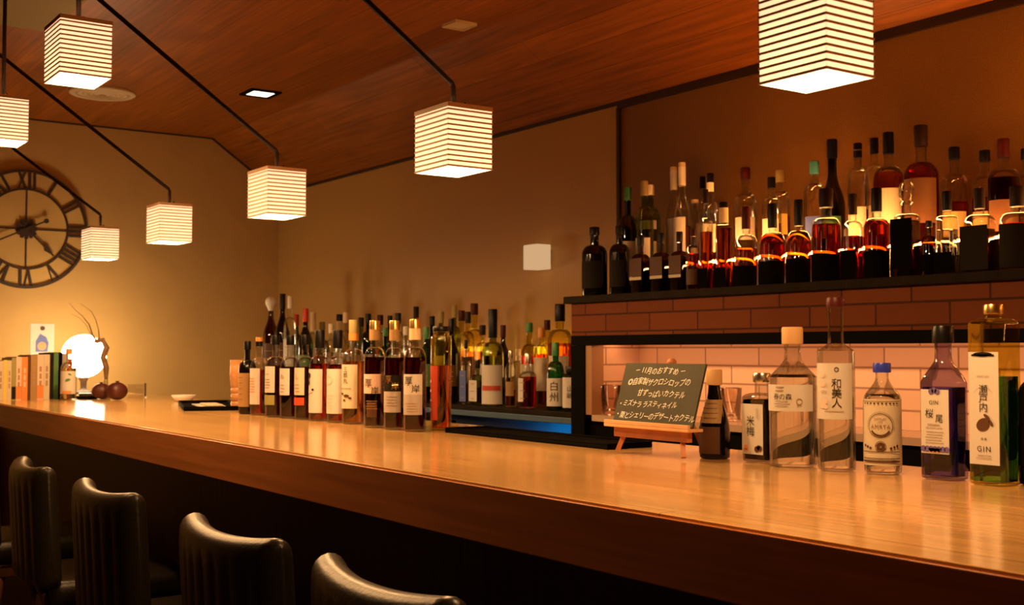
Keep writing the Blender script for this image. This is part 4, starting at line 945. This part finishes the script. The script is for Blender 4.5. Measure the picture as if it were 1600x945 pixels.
for i, (th, hh, mname, lb) in enumerate(BOOKS):
    th *= sc_; c = p0 + ux * (s_ + th / 2); s_ += th
    b_ = thing('book', lb, 'book', (c.x, c.y, COUNTER + .0003), ang, 'books in a row at the far end of the counter')
    hh *= .96; dp = .12 + .01 * (i % 3); t2 = th / 2 - .0004
    bm = bmesh.new(); box(bm, -dp, 0, -t2, -t2 + .0022, 0, hh); box(bm, -dp, 0, t2 - .0022, t2, 0, hh); box(bm, -.0025, 0, -t2 + .0022, t2 - .0022, 0, hh, )
    link('cover', bm, LAB[mname], b_)
    link('pages', B(-dp + .004, -.0027, -t2 + .0024, t2 - .0024, .003, hh - .003), M_PAGE, b_)
    if mname in ('tan', 'pink', 'cream', 'grey', 'orange'):
        bm = bmesh.new()
        for k in range(3): box(bm, .0001, .0007, -t2 * .35, t2 * .35, hh * (.30 + .16 * k), hh * (.42 + .16 * k))
        link('spine_print', bm, colm('print_faint', (.36, .22, .13), .6) if mname != 'orange' else LAB['cream'], b_)
    if mname in ('olive', 'pink'):
        bm = bmesh.new(); box(bm, .0001, .0007, -t2 * .95, t2 * .95, .004, hh * .32); link('spine_band', bm, LAB['dark' if mname == 'olive' else 'orange'], b_)

# bottle beside the books
Pq = at_x(107, 615, -5.38)
bottle((-5.38, Pq.y, COUNTER + .0003), .225, .034, 'std', M_GLASS, 'pale', .62, 'amber', labels=[(.12, .56, 1.25, 'white')], texts=[(0, [disc2d(.004, .088, .012, 14, .5, .3), disc2d(.012, .112, .008, 12, .5, -.4)], LAB['green']), (0, [rect2d(-.02, .02, .03, .04, 6)], LAB['orange'])],
       name='liquor_bottle', label='bottle with amber neck and white label with green leaves beside the books', rz=1.1)
# table lamp: frosted globe
Pl = at_x(131, 560, -6.12)
tl = thing('globe_lamp', 'bright frosted globe table lamp glowing at the far end of the counter', 'table lamp', (-6.12, Pl.y, COUNTER + .0003))
bm = bmesh.new(); lathe(bm, [(.055, 0), (.058, .004), (.052, .012), (.020, .018), (.014, .030), (.016, .060), (.024, .075), (.024, .085)], 24); link('base', bm, M_IRON, tl, True)
bm = bmesh.new(); rg = .108; zc = .085 + rg * .96
lathe(bm, [(max(rg * math.sin(a * PI / 16), .001), zc - rg * math.cos(a * PI / 16)) for a in range(1, 17)], 32); link('lamp_globe', bm, emit('globe_glow', (1.0, .72, .42), GLOBE_GLOW), tl, True)
# driftwood branch in a slim vase
Pv = at_x(165, 620, -5.50)
vz = thing('bud_vase', 'slim pale bud vase holding a driftwood branch beside the globe lamp', 'vase', (-5.50, Pv.y, COUNTER + .0003))
bm = bmesh.new(); lathe(bm, [(.018, 0), (.022, .004), (.022, .03), (.012, .055), (.009, .075), (.011, .085), (.008, .085), (.006, .060), (.001, .058)], 20, close_top=False); link('vase_body', bm, pbr('vase_olive', (.32, .26, .10), .3), vz, True)
br = thing('driftwood_branch', 'twisted driftwood branch with thin upward twigs in front of the globe lamp', 'branch', (-5.50, Pv.y, COUNTER + .0605))
M_BRANCH = pbr('driftwood', (.20, .115, .055), .7, noise=.35, scale=60)
D = lambda px, py: (lambda q: Vector((0, q.y - Pv.y, q.z - COUNTER - .0605)))(at_x(px, py, -5.50))
bm = bmesh.new()
tube(bm, [(0, 0, 0), (.0, .001, .03), D(165, 575) + Vector((.01, 0, 0)), D(161, 558), D(165, 543) + Vector((.015, 0, 0)), D(160, 531), D(152, 533), D(147, 534)], [.004, .008, .013, .013, .014, .013, .010, .004], 8)
link('stem', bm, M_BRANCH, br, True)
for pts, r0 in ((((152, 533), (146, 523), (139, 507), (128, 494), (119, 485), (109, 473)), .0035), (((155, 531), (155, 515), (150, 500), (142, 487), (126, 474)), .0032), (((149, 533), (140, 517), (136, 508), (124, 497), (110, 490)), .0022), (((163, 552), (158, 560), (157, 564)), .0025)):
    bm = bmesh.new(); n = len(pts)
    tube(bm, [D(*q) + Vector((.012 * math.sin(i * 1.7 + r0 * 900) , 0, 0)) for i, q in enumerate(pts)], [r0 * (1 - .75 * i / (n - 1)) for i in range(n)], 6); link('twig', bm, M_BRANCH, br, True)
# two dark red dried fruits, tray dish, card stand, black tray, small dish
M_FRUIT = pbr('dried_fruit', (.060, .008, .004), .5, noise=.35, scale=14, bump=.3)
for k, (px, py, xx, r, lb) in enumerate(((158, 621, -5.38, .040, 'dark red dried fruit, smaller left one of the pair by the lamp'), (183, 622, -5.25, .044, 'dark red dried fruit, larger right one of the pair by the lamp'))):
    Pf = at_x(px, py, xx)
    f_ = thing('dried_fruit', lb, 'fruit', (xx, Pf.y, COUNTER + .0003), .8 * k, 'pair of dark red dried fruits')
    bm = bmesh.new(); n = 24
    prof = [(max(r * math.sin(a * PI / 14) * 1.04, .002), r * .88 - r * .88 * math.cos(a * PI / 14)) for a in range(1, 15)]
    rings = lathe(bm, prof, n)
    for ring in rings:
        for j, v in enumerate(ring):
            q = 1 + .045 * math.cos(5 * 2 * PI * j / n + k); v.co.x *= q; v.co.y *= q
    link('fruit_body', bm, M_FRUIT, f_, True)
    bm = bmesh.new(); lathe(bm, [(.006, 0), (.005, .002), (.009, .005), (.010, .006), (.004, .004), (.001, .003)], 8, close_top=False); c_ = link('fruit_crown', bm, M_FRUIT, f_, True); c_.location = (0, 0, r * 1.745)
Pd = at_x(136, 622, -5.44)
ds = thing('ashtray', 'low dark tray with clear glass rim in front of the globe lamp', 'tray', (-5.44, Pd.y, COUNTER + .0003))
bm = bmesh.new(); lathe(bm, [(.040, 0), (.048, .003), (.056, .012), (.054, .013), (.045, .006), (.001, .005)], 28, close_top=False); link('dish', bm, M_BLACK, ds, True)
bm = bmesh.new(); lathe(bm, [(.030, .0062), (.034, .008), (.036, .026), (.033, .027), (.030, .012), (.001, .010)], 24, close_top=False); link('glass_bowl', bm, M_TUMB, ds, True)
Pa = at_x(213, 621, -5.45)
st = thing('card_stand', 'small clear acrylic card stand with dark upright edge on the counter', 'card stand', (-5.45, Pa.y, COUNTER + .0003))
bm = bmesh.new(); box(bm, -.004, .004, -.04, .036, .006, .062, bev=.001); link('acrylic_panel', bm, glass('acrylic', (.9, .88, .84), 1.2), st)
bm = bmesh.new(); box(bm, -.012, .012, -.044, .044, 0, .0055, bev=.001); link('base', bm, M_TUMB, st)
bm = bmesh.new(); box(bm, -.006, .006, .0365, .043, .006, .066, bev=.001); link('upright', bm, M_IRON, st)
a, b = at_z(253, 634, COUNTER), at_z(352, 640, COUNTER)
c = (a + b) / 2
tr = thing('serving_tray', 'flat black rectangular tray with folded papers on the counter', 'tray', (c.x, c.y + .06, COUNTER + .0003), -.30)
hl = .30
bm = bmesh.new(); box(bm, -.28, .28, -.10, .10, 0, .006, bev=.002); link('base', bm, M_BLACK, tr)
bm = bmesh.new()
for x0, x1, y0, y1 in ((-.28, .28, -.10, -.093), (-.28, .28, .093, .10), (-.28, -.273, -.093, .093), (.273, .28, -.093, .093)): box(bm, x0, x1, y0, y1, .0062, .016, bev=.001)
link('rim', bm, M_BLACK, tr)
pp = thing('folded_paper', 'folded white papers lying on the flat black tray', 'paper', (c.x + .05, c.y + .05, COUNTER + .0066), -.22)
bm = bmesh.new(); box(bm, -.14, .10, -.05, .045, 0, .004, bev=.001); link('lower_sheet', bm, LAB['white'], pp)
bm = bmesh.new(); box(bm, -.06, .13, -.03, .03, .0042, .011, bev=.002); link('upper_sheet', bm, LAB['cream'], pp)
Ps = at_z(287, 627, COUNTER)
sd = thing('small_dish', 'small white dish behind the flat black tray', 'dish', (Ps.x, Ps.y, COUNTER + .0003))
bm = bmesh.new(); lathe(bm, [(.030, 0), (.034, .002), (.052, .026), (.050, .027), (.032, .006), (.001, .005)], 26, close_top=False); link('dish_body', bm, pbr('porcelain', (.75, .72, .66), .3), sd, True)

# ------------------------------------------------------------------ bar chairs
def back_bm(wd, ht, T, wrapd, flutes=8, nu=72):
    """channel-tufted, wrapped backrest; local x across, y thickness (+y to the counter), z from 0 to ht"""
    bm = bmesh.new(); rings = []
    m = []                                     # profile loop (y, z): rounded slab with a rolled top
    r = T / 2
    for k in range(9): a = PI * k / 8; m.append((r * math.cos(a), ht - r + r * math.sin(a)))          # top roll, +y to -y
    for k in range(1, 9): m.append((-r, ht - r - (ht - 2 * r) * k / 9.0))
    for k in range(5): a = PI * k / 4; m.append((-r * math.cos(a), r * .6 - r * .6 * math.sin(a)))
    for k in range(1, 9): m.append((r, r * .6 + (ht - 1.6 * r) * k / 9.0))
    for i in range(nu + 1):
        u = -1 + 2 * i / nu
        e = max(0, (abs(u) - .90) / .10); s = math.sqrt(max(0.0, 1 - e * e * .985))
        flute = .0042 * (abs(math.sin((u + 1) * flutes * PI / 2)) - .5)
        ring = []
        for (yy, zz) in m:
            onface = 1 if zz < ht - r * 1.1 else 0
            y2 = yy * s + (flute if yy > 0 else -flute) * onface * s
            z2 = zz - (1 - s) * .5 * (zz - ht * .5) * .25
            x = u * wd / 2; y2 += wrapd * (abs(u) ** 2.2)
            z2 += .012 * (u * u) * (zz / ht)
            ring.append(bm.verts.new((x, y2 , z2)))
        rings.append(ring)
    n = len(m)
    for a, b in zip(rings, rings[1:]):
        for k in range(n): bm.faces.new((a[k], a[(k + 1) % n], b[(k + 1) % n], b[k]))
    bm.faces.new(rings[0]); bm.faces.new(rings[-1][::-1])
    return bm
ZT = rel(-.329)
def make_chair(label):
    t = thing('bar_chair', label, 'chair', (0, 0, 0), 0, 'leather chairs along the bar counter')
    wd, ht = .425, .325
    o = link('backrest', back_bm(wd, ht, .062, .034), M_LEATHER, t, True); o.location = (0, -.20, ZT - ht); o.rotation_euler = (.06, 0, 0)
    bm = bmesh.new(); box(bm, -.20, .20, -.17, .23, .50, .58, bev=.03); s_ = link('seat', bm, M_LEATHER, t, True)
    bm = bmesh.new(); box(bm, -.185, .185, -.16, .21, .455, .499, bev=.004); link('seat_frame', bm, M_LEG, t)
    for sx in (-1, 1):
        bm = bmesh.new(); tube(bm, [(sx * .165, .185, .455), (sx * .18, .205, .0)], [.019, .014], 8); link('leg', bm, M_LEG, t, True)
        bm = bmesh.new(); tube(bm, [(sx * .165, -.14, .455), (sx * .185, -.215, .0)], [.019, .014], 8); link('leg', bm, M_LEG, t, True)
        bm = bmesh.new(); tube(bm, [(sx * .13, -.150, .46), (sx * .13, -.195, ZT - .325 + .02)], .012, 8); link('back_post', bm, M_LEG, t, True)
    bm = bmesh.new(); tube(bm, [(-.172, .196, .2), (.172, .196, .2)], .010, 8); link('footrest', bm, M_STEEL, t, True)
    for sx in (-1, 1):
        bm = bmesh.new(); tube(bm, [(sx * .1755, .19, .24), (sx * .1755, -.17, .24)], .009, 8); link('stretcher', bm, M_LEG, t, True)
    return t
def copy_tree(o, parent=None):
    c = o.copy(); COL.objects.link(c)
    if parent: c.parent = parent
    for ch in list(o.children): copy_tree(ch, c)
    return c
CH = [(646, 902, -.05, 'olive leather bar chair with fluted back, nearest, cut by the bottom edge'), (408, 824, .0, 'olive leather bar chair with fluted back, second from the near end'), (214, 761, .0, 'olive leather bar chair with fluted back, third from the near end'),
      (104, 724, -.07, 'olive leather bar chair with fluted back, fourth from the near end'), (-2, 695, .0, 'leather bar chair at the left picture edge, only its back corner showing')]
ch0 = None
for k, (px, py, rz, lb) in enumerate(CH):
    P = at_z(px, py, ZT)
    o = make_chair(lb) if ch0 is None else copy_tree(ch0)
    ch0 = ch0 or o
    o.location = (P.x, min(P.y + .19, 1.02), 0); o.rotation_euler = (0, 0, rz); o['label'] = lb
